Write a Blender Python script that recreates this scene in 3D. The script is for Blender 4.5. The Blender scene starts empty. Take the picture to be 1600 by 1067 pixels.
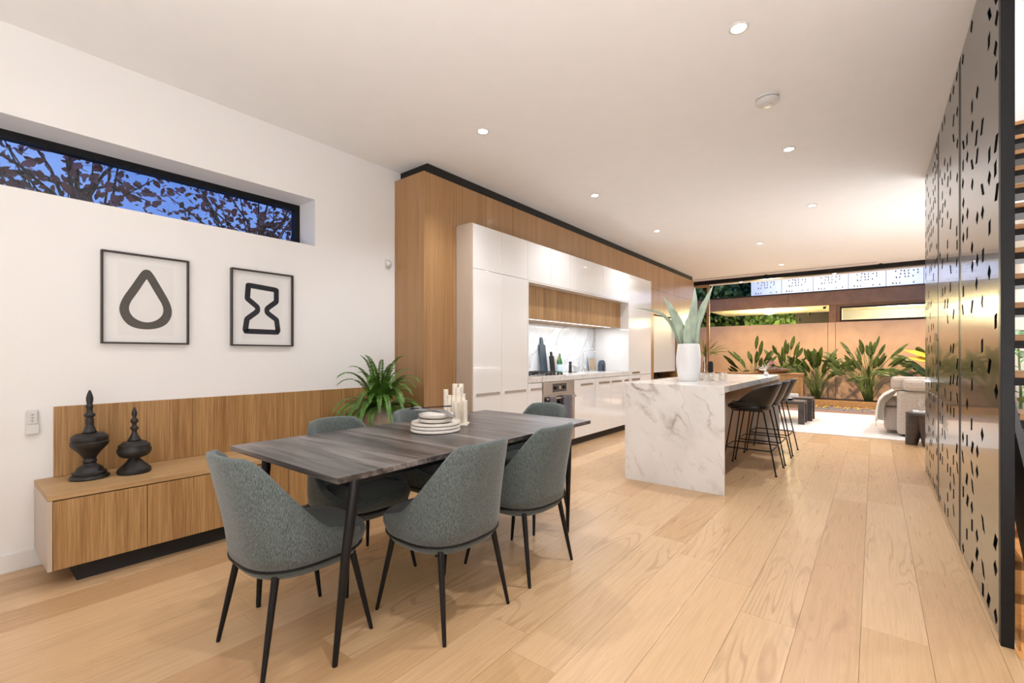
import bpy, bmesh, math, random
from mathutils import Vector, Matrix
R = math.radians
C = bpy.context.scene.collection
scene = bpy.context.scene
random.seed(7)

# ------------------------------------------------------------------ camera
cam = bpy.data.cameras.new('camera'); co = bpy.data.objects.new('camera', cam); C.objects.link(co)
co.location = (0, 0, 1.18); co.rotation_euler = (R(90), 0, math.atan(566/714))
cam.sensor_width = 36; cam.lens = 714/1600*36; cam.shift_y = 21.5/1600; cam.clip_start = .05
scene.camera = co
# ------------------------------------------------------------------ view, world
vs = scene.view_settings
vs.view_transform = 'Standard'; vs.look = 'None'; vs.gamma = 1; vs.use_curve_mapping = False
vs.exposure = 0.55
EXPO_SPOT = 58.0      # watts of one ceiling downlight
WARM = (.965, .985, 1.04)
w = bpy.data.worlds.new('dusk_sky'); scene.world = w; w.use_nodes = True
nt = w.node_tree; nt.nodes.clear()
out = nt.nodes.new('ShaderNodeOutputWorld'); bg = nt.nodes.new('ShaderNodeBackground')
tc = nt.nodes.new('ShaderNodeTexCoord'); nz = nt.nodes.new('ShaderNodeTexNoise'); rp = nt.nodes.new('ShaderNodeValToRGB')
nz.inputs['Scale'].default_value = 3.0; nz.inputs['Detail'].default_value = 5
rp.color_ramp.elements[0].position = .35; rp.color_ramp.elements[0].color = (.045, .13, .50, 1)
rp.color_ramp.elements[1].position = .75; rp.color_ramp.elements[1].color = (.22, .36, .78, 1)
nt.links.new(tc.outputs['Generated'], nz.inputs['Vector']); nt.links.new(nz.outputs['Fac'], rp.inputs['Fac'])
nt.links.new(rp.outputs['Color'], bg.inputs['Color']); nt.links.new(bg.outputs[0], out.inputs[0])
bg.inputs['Strength'].default_value = 1.0
# added soft fill behind camera and screen, aimed up to brighten the ceiling
for nm_, loc, rot, sz, en in (('added_ceiling_fill', (.2, -.9, .45), (R(176), 0, 0), 2.2, 93), ('added_ceiling_fill', (1.1, 7.2, .9), (R(180), 0, 0), 1.5, 34)):
    l = bpy.data.lights.new(nm_, 'AREA'); l.shape = 'SQUARE'; l.size = sz; l.energy = en; l.color = (.97, .99, 1.04)
    o = bpy.data.objects.new(nm_, l); C.objects.link(o); o.location = loc; o.rotation_euler = rot

WX, CZ, K, WD = -3.69, 2.985, -3.04, -3.255
LIGHTS = [(-.585, 2.75, 1.25), (-2.47, 2.74, 1.0), (-.585, 4.64, 1.15), (-2.47, 4.62, .7), (-.585, 6.55, 1.6), (-2.47, 6.5, .8),
          (-1.446, 8.25, 1.45), (-1.446, 10.45, 1.5), (-2.47, .86, .22), (-.585, .86, .8), (-.585, -1.0, .5), (-2.47, -1.0, .10), (1.0, 8.4, 1.4), (1.0, 10.4, 1.4)]

# ------------------------------------------------------------------ materials
MATS = {}
def nm(name):
    m = bpy.data.materials.new(name); m.use_nodes = True; MATS[name] = m
    return m, m.node_tree, m.node_tree.nodes['Principled BSDF']
def N(nt, t, **kw):
    n = nt.nodes.new(t)
    for k, v in kw.items():
        if k in n.inputs: n.inputs[k].default_value = v
        else: setattr(n, k, v)
    return n
def L(nt, a, b): nt.links.new(a, b)
def ramp(nt, fac, stops):
    r = nt.nodes.new('ShaderNodeValToRGB'); el = r.color_ramp.elements
    while len(el) < len(stops): el.new(.5)
    for e, (p, c) in zip(el, stops): e.position = p; e.color = (*c, 1)
    L(nt, fac, r.inputs['Fac']); return r
def coords(nt, kind='Object', scale=(1, 1, 1), rot=(0, 0, 0)):
    if kind == 'World':
        s = N(nt, 'ShaderNodeNewGeometry').outputs['Position']
    else: s = N(nt, 'ShaderNodeTexCoord').outputs[kind]
    mp = N(nt, 'ShaderNodeMapping'); mp.inputs['Scale'].default_value = scale; mp.inputs['Rotation'].default_value = rot
    L(nt, s, mp.inputs['Vector']); return mp.outputs['Vector']
def bump(nt, h, b, strength=.3, dist=.01):
    n = N(nt, 'ShaderNodeBump', Strength=strength, Distance=dist); L(nt, h, n.inputs['Height']); L(nt, n.outputs[0], b.inputs['Normal'])

def plain(name, col, rough=.5, metal=0, coat=0, noise=.04, nscale=6, spec=.5, bmp=0, bscale=200):
    m, nt, b = nm(name)
    v = coords(nt, 'World')
    n = N(nt, 'ShaderNodeTexNoise', Scale=nscale, Detail=4.0); L(nt, v, n.inputs['Vector'])
    d = tuple(max(0, c*(1-noise)) for c in col); u = tuple(min(1, c*(1+noise)) for c in col)
    r = ramp(nt, n.outputs['Fac'], [(.3, d), (.7, u)])
    L(nt, r.outputs[0], b.inputs['Base Color'])
    b.inputs['Roughness'].default_value = rough; b.inputs['Metallic'].default_value = metal
    b.inputs['Coat Weight'].default_value = coat; b.inputs['Specular IOR Level'].default_value = spec
    if bmp:
        n2 = N(nt, 'ShaderNodeTexNoise', Scale=bscale, Detail=3.0); L(nt, v, n2.inputs['Vector']); bump(nt, n2.outputs['Fac'], b, bmp, .002)
    return m

def veneer(name, c1, c2, c3, scale=(120, 120, 2.6), rough=.45, kind='World', coat=0, seed=0):
    m, nt, b = nm(name)
    v = coords(nt, kind, scale)
    n = N(nt, 'ShaderNodeTexNoise', Scale=1.0, Detail=6.0, Roughness=.65); L(nt, v, n.inputs['Vector'])
    v2 = coords(nt, kind, tuple(s*.12 for s in scale))
    n2 = N(nt, 'ShaderNodeTexNoise', Scale=1.0, Detail=3.0); L(nt, v2, n2.inputs['Vector'])
    ad = N(nt, 'ShaderNodeMath', operation='MULTIPLY_ADD'); L(nt, n.outputs['Fac'], ad.inputs[0]); ad.inputs[1].default_value = .65
    ml = N(nt, 'ShaderNodeMath', operation='MULTIPLY'); L(nt, n2.outputs['Fac'], ml.inputs[0]); ml.inputs[1].default_value = .35
    L(nt, ml.outputs[0], ad.inputs[2])
    r = ramp(nt, ad.outputs[0], [(.36, c1), (.5, c2), (.64, c3)])
    L(nt, r.outputs[0], b.inputs['Base Color'])
    b.inputs['Roughness'].default_value = rough; b.inputs['Coat Weight'].default_value = coat; b.inputs['Coat Roughness'].default_value = .12
    bump(nt, n.outputs['Fac'], b, .12, .001)
    return m

OAKV = veneer('oak_veneer', (.22, .105, .032), (.36, .195, .070), (.50, .30, .130))
OAKH = veneer('oak_top', (.36, .205, .085), (.45, .275, .125), (.53, .34, .165), scale=(60, 2, 60), rough=.5)
OAKD = veneer('oak_cladding', (.31, .155, .058), (.38, .205, .084), (.44, .25, .11), scale=(85, 85, 1.5), rough=.32, coat=.25)
STAIRW = veneer('stair_oak', (.42, .20, .065), (.55, .29, .11), (.63, .37, .16), scale=(2, 60, 60), rough=.4)

def floor_mat():
    m, nt, b = nm('oak_floor')
    oi = N(nt, 'ShaderNodeObjectInfo')
    g = N(nt, 'ShaderNodeNewGeometry')
    off = N(nt, 'ShaderNodeVectorMath', operation='SCALE'); cb = N(nt, 'ShaderNodeCombineXYZ')
    for i in range(3): L(nt, oi.outputs['Random'], cb.inputs[i])
    L(nt, cb.outputs[0], off.inputs[0]); off.inputs['Scale'].default_value = 37.0
    ad = N(nt, 'ShaderNodeVectorMath', operation='ADD'); L(nt, g.outputs['Position'], ad.inputs[0]); L(nt, off.outputs[0], ad.inputs[1])
    mp = N(nt, 'ShaderNodeMapping'); mp.inputs['Scale'].default_value = (5.0, .55, 1); L(nt, ad.outputs[0], mp.inputs['Vector'])
    big = N(nt, 'ShaderNodeTexNoise', Scale=1.0, Detail=2.0, Distortion=.4); L(nt, mp.outputs[0], big.inputs['Vector'])
    # cathedral rings: bands of the stretched noise field
    mul = N(nt, 'ShaderNodeMath', operation='MULTIPLY'); L(nt, big.outputs['Fac'], mul.inputs[0]); mul.inputs[1].default_value = 95.0
    sn = N(nt, 'ShaderNodeMath', operation='SINE'); L(nt, mul.outputs[0], sn.inputs[0])
    rr = ramp(nt, sn.outputs[0], [(.0, (0, 0, 0)), (.55, (.0, .0, .0)), (1, (1, 1, 1))])
    mp2 = N(nt, 'ShaderNodeMapping'); mp2.inputs['Scale'].default_value = (90, 3.0, 1); L(nt, ad.outputs[0], mp2.inputs['Vector'])
    fine = N(nt, 'ShaderNodeTexNoise', Scale=1.0, Detail=5.0, Roughness=.6); L(nt, mp2.outputs[0], fine.inputs['Vector'])
    # where the rings show
    mk = N(nt, 'ShaderNodeTexNoise', Scale=1.1, Detail=1.0); L(nt, ad.outputs[0], mk.inputs['Vector'])
    mkr = ramp(nt, mk.outputs['Fac'], [(.50, (0, 0, 0)), (.62, (1, 1, 1))])
    tone = ramp(nt, oi.outputs['Random'], [(0, (.47, .28, .135)), (.3, (.55, .35, .182)), (.65, (.61, .40, .220)), (.85, (.57, .375, .205)), (1, (.51, .315, .160))])
    mx = N(nt, 'ShaderNodeMix', data_type='RGBA', blend_type='MULTIPLY'); L(nt, tone.outputs[0], mx.inputs['A'])
    fr = ramp(nt, fine.outputs['Fac'], [(.32, (.88, .865, .84)), (.6, (1.03, 1.025, 1.02))]); L(nt, fr.outputs[0], mx.inputs['B']); mx.inputs['Factor'].default_value = 1.0
    rm = N(nt, 'ShaderNodeMath', operation='MULTIPLY'); L(nt, rr.outputs[0], rm.inputs[0]); L(nt, mkr.outputs[0], rm.inputs[1])
    rm2 = N(nt, 'ShaderNodeMath', operation='MULTIPLY'); L(nt, rm.outputs[0], rm2.inputs[0]); rm2.inputs[1].default_value = .42
    mx2 = N(nt, 'ShaderNodeMix', data_type='RGBA', blend_type='MIX'); L(nt, rm2.outputs[0], mx2.inputs['Factor'])
    L(nt, mx.outputs['Result'], mx2.inputs['A']); mx2.inputs['B'].default_value = (.30, .155, .07, 1)
    # amber resin stains with their own shape
    st = N(nt, 'ShaderNodeTexNoise', Scale=2.6, Detail=4.0, Roughness=.7); L(nt, g.outputs['Position'], st.inputs['Vector'])
    sr = ramp(nt, st.outputs['Fac'], [(.71, (0, 0, 0)), (.75, (1, 1, 1))])
    mx3 = N(nt, 'ShaderNodeMix', data_type='RGBA'); L(nt, sr.outputs[0], mx3.inputs['Factor']); L(nt, mx2.outputs['Result'], mx3.inputs['A']); mx3.inputs['B'].default_value = (.48, .22, .04, 1)
    L(nt, mx3.outputs['Result'], b.inputs['Base Color'])
    b.inputs['Roughness'].default_value = .30; b.inputs['Specular IOR Level'].default_value = .5
    rg = ramp(nt, fine.outputs['Fac'], [(.3, (.36,)*3), (.7, (.26,)*3)]); L(nt, rg.outputs[0], b.inputs['Roughness'])
    bump(nt, fine.outputs['Fac'], b, .06, .001)
    return m
FLOOR = floor_mat()

def marble(name, vein=(.30, .23, .17), scale=1.0, rot=(0, 0, 0), amt=1.0, base=(.80, .775, .745), zrot=35, tilt=-48, seed=0):
    m, nt, b = nm(name)
    v = coords(nt, 'World', (scale, scale, scale), rot)
    mr = N(nt, 'ShaderNodeMapping'); mr.inputs['Rotation'].default_value = (0, 0, R(zrot)); L(nt, v, mr.inputs['Vector'])
    mr2 = N(nt, 'ShaderNodeMapping'); mr2.inputs['Rotation'].default_value = (0, R(tilt), 0); L(nt, mr.outputs[0], mr2.inputs['Vector'])
    dn = N(nt, 'ShaderNodeTexNoise', Scale=2.2, Detail=6.0, Roughness=.62); L(nt, mr2.outputs[0], dn.inputs['Vector'])
    sb = N(nt, 'ShaderNodeVectorMath', operation='SCALE'); L(nt, dn.outputs['Color'], sb.inputs[0]); sb.inputs['Scale'].default_value = .30
    ad = N(nt, 'ShaderNodeVectorMath', operation='ADD'); L(nt, mr2.outputs[0], ad.inputs[0]); L(nt, sb.outputs[0], ad.inputs[1])
    last = None
    for (sx, sz, wd, a, dz) in ((.42, 1.9, .024, 1.0, 0.0), (.8, 4.2, .022, .55, 5.3), (1.6, 9.0, .03, .25, 9.1), (.3, 1.1, .05, .30, 3.7)):
        mp = N(nt, 'ShaderNodeMapping'); mp.inputs['Scale'].default_value = (sx, sz, sz); mp.inputs['Location'].default_value = (dz+seed, dz, dz+seed)
        L(nt, ad.outputs[0], mp.inputs['Vector'])
        n = N(nt, 'ShaderNodeTexNoise', Scale=1.0, Detail=2.5, Roughness=.5); L(nt, mp.outputs[0], n.inputs['Vector'])
        s = N(nt, 'ShaderNodeMath', operation='SUBTRACT'); L(nt, n.outputs['Fac'], s.inputs[0]); s.inputs[1].default_value = .5
        ab = N(nt, 'ShaderNodeMath', operation='ABSOLUTE'); L(nt, s.outputs[0], ab.inputs[0])
        r = ramp(nt, ab.outputs[0], [(0, (a*amt,)*3), (wd*.3, (a*.5*amt,)*3), (wd, (0, 0, 0))])
        nn = N(nt, 'ShaderNodeTexNoise', Scale=1.3, Detail=2.0); L(nt, mp.outputs[0], nn.inputs['Vector'])
        rn = ramp(nt, nn.outputs['Fac'], [(.46, (0, 0, 0)), (.60, (1, 1, 1))])
        ml = N(nt, 'ShaderNodeMath', operation='MULTIPLY'); L(nt, r.outputs[0], ml.inputs[0]); L(nt, rn.outputs[0], ml.inputs[1])
        if last is None: last = ml
        else:
            mxx = N(nt, 'ShaderNodeMath', operation='MAXIMUM'); L(nt, last.outputs[0], mxx.inputs[0]); L(nt, ml.outputs[0], mxx.inputs[1]); last = mxx
    cl = N(nt, 'ShaderNodeTexNoise', Scale=2.0, Detail=4.0); L(nt, ad.outputs[0], cl.inputs['Vector'])
    base_r = ramp(nt, cl.outputs['Fac'], [(.35, tuple(c*.90 for c in base)), (.6, base)])
    mx = N(nt, 'ShaderNodeMix', data_type='RGBA'); L(nt, last.outputs[0], mx.inputs['Factor']); L(nt, base_r.outputs[0], mx.inputs['A']); mx.inputs['B'].default_value = (*vein, 1)
    L(nt, mx.outputs['Result'], b.inputs['Base Color'])
    b.inputs['Roughness'].default_value = .16; b.inputs['Coat Weight'].default_value = .2
    return m
MARBLE = marble('calacatta_marble')
MARBLE2 = marble('splashback_marble', vein=(.36, .35, .34), scale=1.3, base=(.81, .83, .84), zrot=90, tilt=-48, seed=2)

def fabric(name, c1, c2, scale=(160, 160, 40), rough=.95, bs=.5):
    m, nt, b = nm(name)
    v = coords(nt, 'Object', scale)
    n = N(nt, 'ShaderNodeTexNoise', Scale=1.0, Detail=3.0, Roughness=.7); L(nt, v, n.inputs['Vector'])
    r = ramp(nt, n.outputs['Fac'], [(.38, c1), (.62, c2)]); L(nt, r.outputs[0], b.inputs['Base Color'])
    b.inputs['Roughness'].default_value = rough; b.inputs['Specular IOR Level'].default_value = .2
    b.inputs['Sheen Weight'].default_value = .25
    bump(nt, n.outputs['Fac'], b, bs, .002); return m
CHAIRF = fabric('grey_green_tweed', (.040, .048, .046), (.128, .148, .136), (420, 420, 85))
SOFAF = fabric('oatmeal_linen', (.42, .35, .29), (.62, .54, .46), (120, 120, 120))
THROW = fabric('cream_throw', (.60, .54, .45), (.80, .75, .68), (60, 60, 200))
RUGF = fabric('cream_rug', (.66, .60, .54), (.80, .75, .70), (7, 60, 60), bs=.3)
TOWEL = fabric('charcoal_towel', (.06, .055, .065), (.13, .12, .14), (90, 90, 90))
NAPKIN = fabric('taupe_linen', (.13, .12, .11), (.22, .20, .185), (90, 90, 90))

def dark_table():
    m, nt, b = nm('dark_stained_oak')
    oi = N(nt, 'ShaderNodeObjectInfo'); g = N(nt, 'ShaderNodeNewGeometry')
    cb = N(nt, 'ShaderNodeCombineXYZ'); ml = N(nt, 'ShaderNodeMath', operation='MULTIPLY'); L(nt, oi.outputs['Random'], ml.inputs[0]); ml.inputs[1].default_value = 30
    L(nt, ml.outputs[0], cb.inputs[0]); L(nt, ml.outputs[0], cb.inputs[1])
    ad = N(nt, 'ShaderNodeVectorMath', operation='ADD'); L(nt, g.outputs['Position'], ad.inputs[0]); L(nt, cb.outputs[0], ad.inputs[1])
    mp = N(nt, 'ShaderNodeMapping'); mp.inputs['Scale'].default_value = (2.2, 34, 34); L(nt, ad.outputs[0], mp.inputs['Vector'])
    n = N(nt, 'ShaderNodeTexNoise', Scale=1.0, Detail=6.0, Roughness=.62, Distortion=.8); L(nt, mp.outputs[0], n.inputs['Vector'])
    mp2 = N(nt, 'ShaderNodeMapping'); mp2.inputs['Scale'].default_value = (.9, 7, 7); L(nt, ad.outputs[0], mp2.inputs['Vector'])
    n2 = N(nt, 'ShaderNodeTexNoise', Scale=1.0, Detail=3.0, Distortion=.8); L(nt, mp2.outputs[0], n2.inputs['Vector'])
    av = N(nt, 'ShaderNodeMath', operation='ADD'); L(nt, n.outputs['Fac'], av.inputs[0]); L(nt, n2.outputs['Fac'], av.inputs[1])
    hf = N(nt, 'ShaderNodeMath', operation='MULTIPLY'); L(nt, av.outputs[0], hf.inputs[0]); hf.inputs[1].default_value = .5
    r = ramp(nt, hf.outputs[0], [(.41, (.018, .015, .014)), (.50, (.068, .056, .052)), (.60, (.165, .142, .132))])
    L(nt, r.outputs[0], b.inputs['Base Color']); b.inputs['Roughness'].default_value = .30
    bump(nt, n.outputs['Fac'], b, .35, .003)
    return m
DTABLE = dark_table()
WALLP = plain('wall_paint', (.82, .80, .775), .8, noise=.01, nscale=2)
CEILP = plain('ceiling_paint', (.86, .85, .835), .85, noise=.01)
GLOSSW = plain('gloss_white', (.82, .80, .775), .07, coat=.5, noise=.0)
SATW = plain('satin_beige', (.50, .40, .31), .3, noise=.02)
TRIMW = plain('trim_white', (.78, .75, .71), .5, noise=.01)
BLACKM = plain('black_metal', (.007, .007, .008), .42, noise=.1, spec=.25)
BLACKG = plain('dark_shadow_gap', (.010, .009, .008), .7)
SCREENM = plain('gloss_black_steel', (.012, .012, .014), .20, coat=.35, noise=.15, bmp=.12, bscale=260)
BLACKW = plain('ebonised_wood', (.012, .010, .009), .5, noise=.4, nscale=30, bmp=.5, bscale=80)
STEEL = plain('brushed_steel', (.55, .50, .46), .28, metal=1, noise=.06, nscale=40)
CHROME = plain('chrome', (.8, .8, .8), .06, metal=1)
DGLASS = plain('black_glass', (.01, .01, .012), .04, coat=1)
LEATHER = plain('black_leather', (.020, .017, .016), .36, noise=.25, nscale=60, bmp=.15, bscale=300)
CERAW = plain('white_ceramic', (.80, .78, .76), .28, noise=.02)
STONEW = plain('cream_stoneware', (.66, .61, .54), .45, noise=.05, nscale=60)
ONYX = plain('pale_alabaster', (.74, .66, .55), .45, noise=.18, nscale=14)
POTM = plain('sandy_pot', (.60, .49, .39), .7, noise=.14, nscale=18)
AGAVE = plain('agave_leaf', (.42, .50, .38), .55, noise=.22, nscale=10)
FERN = plain('fern_leaf', (.085, .19, .026), .42, noise=.5, nscale=14)
STREL = plain('strelitzia_leaf', (.050, .090, .014), .35, noise=.4, nscale=9)
STEMM = plain('green_stem', (.13, .19, .05), .5, noise=.3)
YELLEAF = plain('yellow_leaf', (.70, .48, .03), .5, noise=.2, nscale=12)
TREEL = plain('tree_leaf', (.085, .15, .035), .5, noise=.5, nscale=3)
REDLEAF = plain('autumn_leaf', (.36, .085, .07), .5, noise=.6, nscale=5)
BARK = plain('bark', (.045, .030, .024), .9, noise=.4, nscale=20)
RENDERW = plain('rendered_wall', (.66, .47, .31), .85, noise=.09, nscale=3.5, bmp=.2, bscale=60)
BRONZE = plain('bronze_cladding', (.36, .205, .098), .5, noise=.12)
DARKV = plain('dark_void', (.03, .022, .016), .8)
SOFFIT = plain('cream_soffit', (.78, .70, .50), .8, noise=.02)
PERFW = plain('white_perforated', (.78, .80, .86), .6, noise=.02)
PAVER = plain('bluestone', (.15, .145, .155), .6, noise=.25, nscale=18)
GTIMBER = plain('garden_timber', (.46, .27, .11), .6, noise=.2, nscale=20)
SOIL = plain('soil', (.05, .035, .025), .95, noise=.5, nscale=40)
PEBBLE = plain('dark_pebble', (.08, .065, .07), .5, noise=.6, nscale=60)
CTABLE = plain('weathered_dark_wood', (.055, .042, .036), .5, noise=.35, nscale=12)
TRACK = plain('bronze_track', (.22, .14, .12), .5)
NAVY = plain('slate_board', (.045, .065, .085), .5, noise=.15, nscale=30)
ARTPAP = plain('art_paper', (.80, .78, .75), .8, noise=.01)
ARTMAT = plain('art_mount', (.84, .82, .79), .8, noise=.005)
INK = plain('charcoal_ink', (.065, .058, .050), .8, noise=.1, nscale=30)
INKB = plain('black_ink', (.018, .019, .026), .8, noise=.1, nscale=30)
FRAMEB = plain('dark_bronze_frame', (.030, .021, .015), .35)
PLAST = plain('white_plastic', (.66, .645, .62), .35, noise=.01)
GREYP = plain('grey_plastic', (.40, .39, .38), .4)
GREENG = plain('green_bottle_glass', (.02, .15, .035), .06, coat=1)
LABELM = plain('pale_label', (.55, .68, .80), .6)
LBOARD = plain('light_wood_board', (.62, .42, .26), .5, noise=.15, nscale=20)
PINK = plain('protea_pink', (.62, .25, .26), .6, noise=.3, nscale=60)
CREAMP = plain('cream_petal', (.74, .69, .58), .6, noise=.1)
BOOKW = plain('book_cover', (.74, .72, .69), .6)
CONC = plain('charcoal_steel_stringer', (.075, .072, .072), .55, noise=.1)
CURT = plain('sheer_curtain', (.72, .70, .68), .8)
WALLH = plain('house_wall', (.60, .60, .55), .8)

def glass(name, col=(1, 1, 1), rough=0.0, ior=1.45):
    m, nt, b = nm(name)
    b.inputs['Base Color'].default_value = (*col, 1); b.inputs['Transmission Weight'].default_value = 1; b.inputs['Roughness'].default_value = rough; b.inputs['IOR'].default_value = ior
    return m
GLASS = glass('clear_glass'); GLASSG = glass('smoky_glass', (.90, .90, .88), .03)
def pane(name, tint=(1, 1, 1)):
    # thin window pane: see-through with a mirror-like surface reflection
    m, nt, b = nm(name); nt.nodes.remove(b)
    o = nt.nodes['Material Output']
    t = N(nt, 'ShaderNodeBsdfTransparent'); t.inputs[0].default_value = (*tint, 1)
    g = N(nt, 'ShaderNodeBsdfGlossy'); g.inputs['Roughness'].default_value = .01
    lw = N(nt, 'ShaderNodeLayerWeight', Blend=.5); pw = N(nt, 'ShaderNodeMath', operation='POWER'); L(nt, lw.outputs['Facing'], pw.inputs[0]); pw.inputs[1].default_value = 4.0
    f = N(nt, 'ShaderNodeMath', operation='MULTIPLY_ADD'); L(nt, pw.outputs[0], f.inputs[0]); f.inputs[1].default_value = .8; f.inputs[2].default_value = .03
    mx = N(nt, 'ShaderNodeMixShader')
    L(nt, f.outputs[0], mx.inputs[0]); L(nt, t.outputs[0], mx.inputs[1]); L(nt, g.outputs[0], mx.inputs[2]); L(nt, mx.outputs[0], o.inputs[0])
    return m
PANE = pane('window_pane', (.96, .98, .97)); ARTGL = pane('picture_glass')
def emis(name, col, s):
    m, nt, b = nm(name); b.inputs['Base Color'].default_value = (*col, 1)
    b.inputs['Emission Color'].default_value = (*col, 1); b.inputs['Emission Strength'].default_value = s; return m
LAMPE = emis('lamp_glow', (1, .93, .82), 14); LAMPO = emis('outdoor_lamp_glow', (1, .85, .50), 30); LEDE = emis('led_strip', (1, 1, 1), 1.2)
LITWIN = emis('lit_window_interior', (1.0, .80, .42), .55)

# ------------------------------------------------------------------ mesh builder
class MB:
    def __init__(s): s.v = []; s.f = []
    def add(s, vs, fs):
        o = len(s.v); s.v += [tuple(v) for v in vs]; s.f += [tuple(i+o for i in f) for f in fs]; return s
    def box(s, x0, x1, y0, y1, z0, z1):
        vs = [(x, y, z) for z in (z0, z1) for y in (y0, y1) for x in (x0, x1)]
        return s.add(vs, [(0, 2, 3, 1), (4, 5, 7, 6), (0, 1, 5, 4), (2, 6, 7, 3), (0, 4, 6, 2), (1, 3, 7, 5)])
    def tube(s, pts, rad, n=8, caps=True):
        pts = [Vector(p) for p in pts]; k = len(pts)
        if not isinstance(rad, (list, tuple)): rad = [rad]*k
        vs = []; up = None
        for i, p in enumerate(pts):
            d = (pts[min(i+1, k-1)]-pts[max(i-1, 0)]).normalized()
            if up is None:
                a = Vector((0, 0, 1)) if abs(d.z) < .9 else Vector((1, 0, 0)); up = (a-d*a.dot(d)).normalized()
            else: up = (up-d*up.dot(d)).normalized()
            sd = d.cross(up)
            for j in range(n):
                t = 2*math.pi*j/n; vs.append(p+up*(math.cos(t)*rad[i])+sd*(math.sin(t)*rad[i]))
        fs = [(i*n+j, i*n+(j+1) % n, (i+1)*n+(j+1) % n, (i+1)*n+j) for i in range(k-1) for j in range(n)]
        if caps: fs += [tuple(range(n))[::-1], tuple((k-1)*n+j for j in range(n))]
        return s.add(vs, fs)
    def lathe(s, prof, n=24, c=(0, 0, 0), sx=1, sy=1):
        vs = []; fs = []
        for r, z in prof:
            for j in range(n):
                t = 2*math.pi*j/n; vs.append((c[0]+r*sx*math.cos(t), c[1]+r*sy*math.sin(t), c[2]+z))
        m = len(prof)
        fs = [(i*n+j, i*n+(j+1) % n, (i+1)*n+(j+1) % n, (i+1)*n+j) for i in range(m-1) for j in range(n)]
        fs += [tuple(range(n))[::-1], tuple((m-1)*n+j for j in range(n))]
        return s.add(vs, fs)
    def grid(s, rows, closed=False):
        n = len(rows[0]); vs = [p for r in rows for p in r]
        fs = []
        for i in range(len(rows)-1):
            for j in range(n if closed else n-1):
                fs.append((i*n+j, i*n+(j+1) % n, (i+1)*n+(j+1) % n, (i+1)*n+j))
        return s.add(vs, fs)
    def blob(s, c, r, n=8, m=5, rz=0):
        rows = []
        for i in range(m+1):
            a = math.pi*i/m
            rows.append([(c[0]+r[0]*math.sin(a)*math.cos(2*math.pi*j/n+rz), c[1]+r[1]*math.sin(a)*math.sin(2*math.pi*j/n+rz), c[2]-r[2]*math.cos(a)) for j in range(n)])
        return s.grid(rows, True)
    def prism(s, poly, z0, z1, ax='z'):
        n = len(poly)
        def P(a, b, c): return {'z': (a, b, c), 'x': (c, a, b), 'y': (a, c, b)}[ax]
        vs = [P(a, b, z0) for a, b in poly]+[P(a, b, z1) for a, b in poly]
        fs = [tuple(range(n))[::-1], tuple(range(n, 2*n))]+[(i, (i+1) % n, n+(i+1) % n, n+i) for i in range(n)]
        return s.add(vs, fs)
    def xf(s, M):
        s.v = [tuple(M @ Vector(v)) for v in s.v]; return s

def build(name, mb, mat, parent=None, bevel=0, smooth=False, kind=None, label=None, subd=0, solid=0, fixn=True, loc=None):
    me = bpy.data.meshes.new(name); me.from_pydata(mb.v, [], mb.f); me.update()
    if fixn:
        bm = bmesh.new(); bm.from_mesh(me); bmesh.ops.recalc_face_normals(bm, faces=bm.faces); bm.to_mesh(me); bm.free()
    me.materials.append(mat)
    if smooth:
        for p in me.polygons: p.use_smooth = True
        if smooth == 'auto':
            me.set_sharp_from_angle(angle=R(38))
    o = bpy.data.objects.new(name, me); C.objects.link(o)
    if parent: o.parent = parent
    if loc: o.location = loc
    if solid:
        m = o.modifiers.new('s', 'SOLIDIFY'); m.thickness = solid; m.offset = 0
    if bevel:
        m = o.modifiers.new('b', 'BEVEL'); m.width = bevel; m.segments = 2; m.limit_method = 'ANGLE'; m.angle_limit = R(35)
    if subd:
        m = o.modifiers.new('d', 'SUBSURF'); m.levels = subd; m.render_levels = subd
    if kind: o['kind'] = kind
    if label: o['label'] = label
    return o
def tag(o, label, cat, group=None):
    o['label'] = label; o['category'] = cat
    if group: o['group'] = group
    return o
def thing(name, label, cat, loc=(0, 0, 0), rz=0, group=None):
    o = bpy.data.objects.new(name, None); C.objects.link(o); o.location = loc; o.rotation_euler = (0, 0, rz); o.empty_display_size = .1
    return tag(o, label, cat, group)
def copy_tree(o, loc, rz, label, group=None):
    def rec(a, par):
        c = a.copy(); C.objects.link(c)
        if par: c.parent = par
        for ch in kids.get(a, []): rec(ch, c)
        return c
    kids = {}
    for x in list(bpy.data.objects):
        if x.parent: kids.setdefault(x.parent, []).append(x)
    c = rec(o, None); c.location = loc; c.rotation_euler = (0, 0, rz); c['label'] = label
    if group: c['group'] = group
    return c
def struct(name, mb, mat, **kw): return build(name, mb, mat, kind='structure', **kw)
def B(*a): return MB().box(*a)

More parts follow.
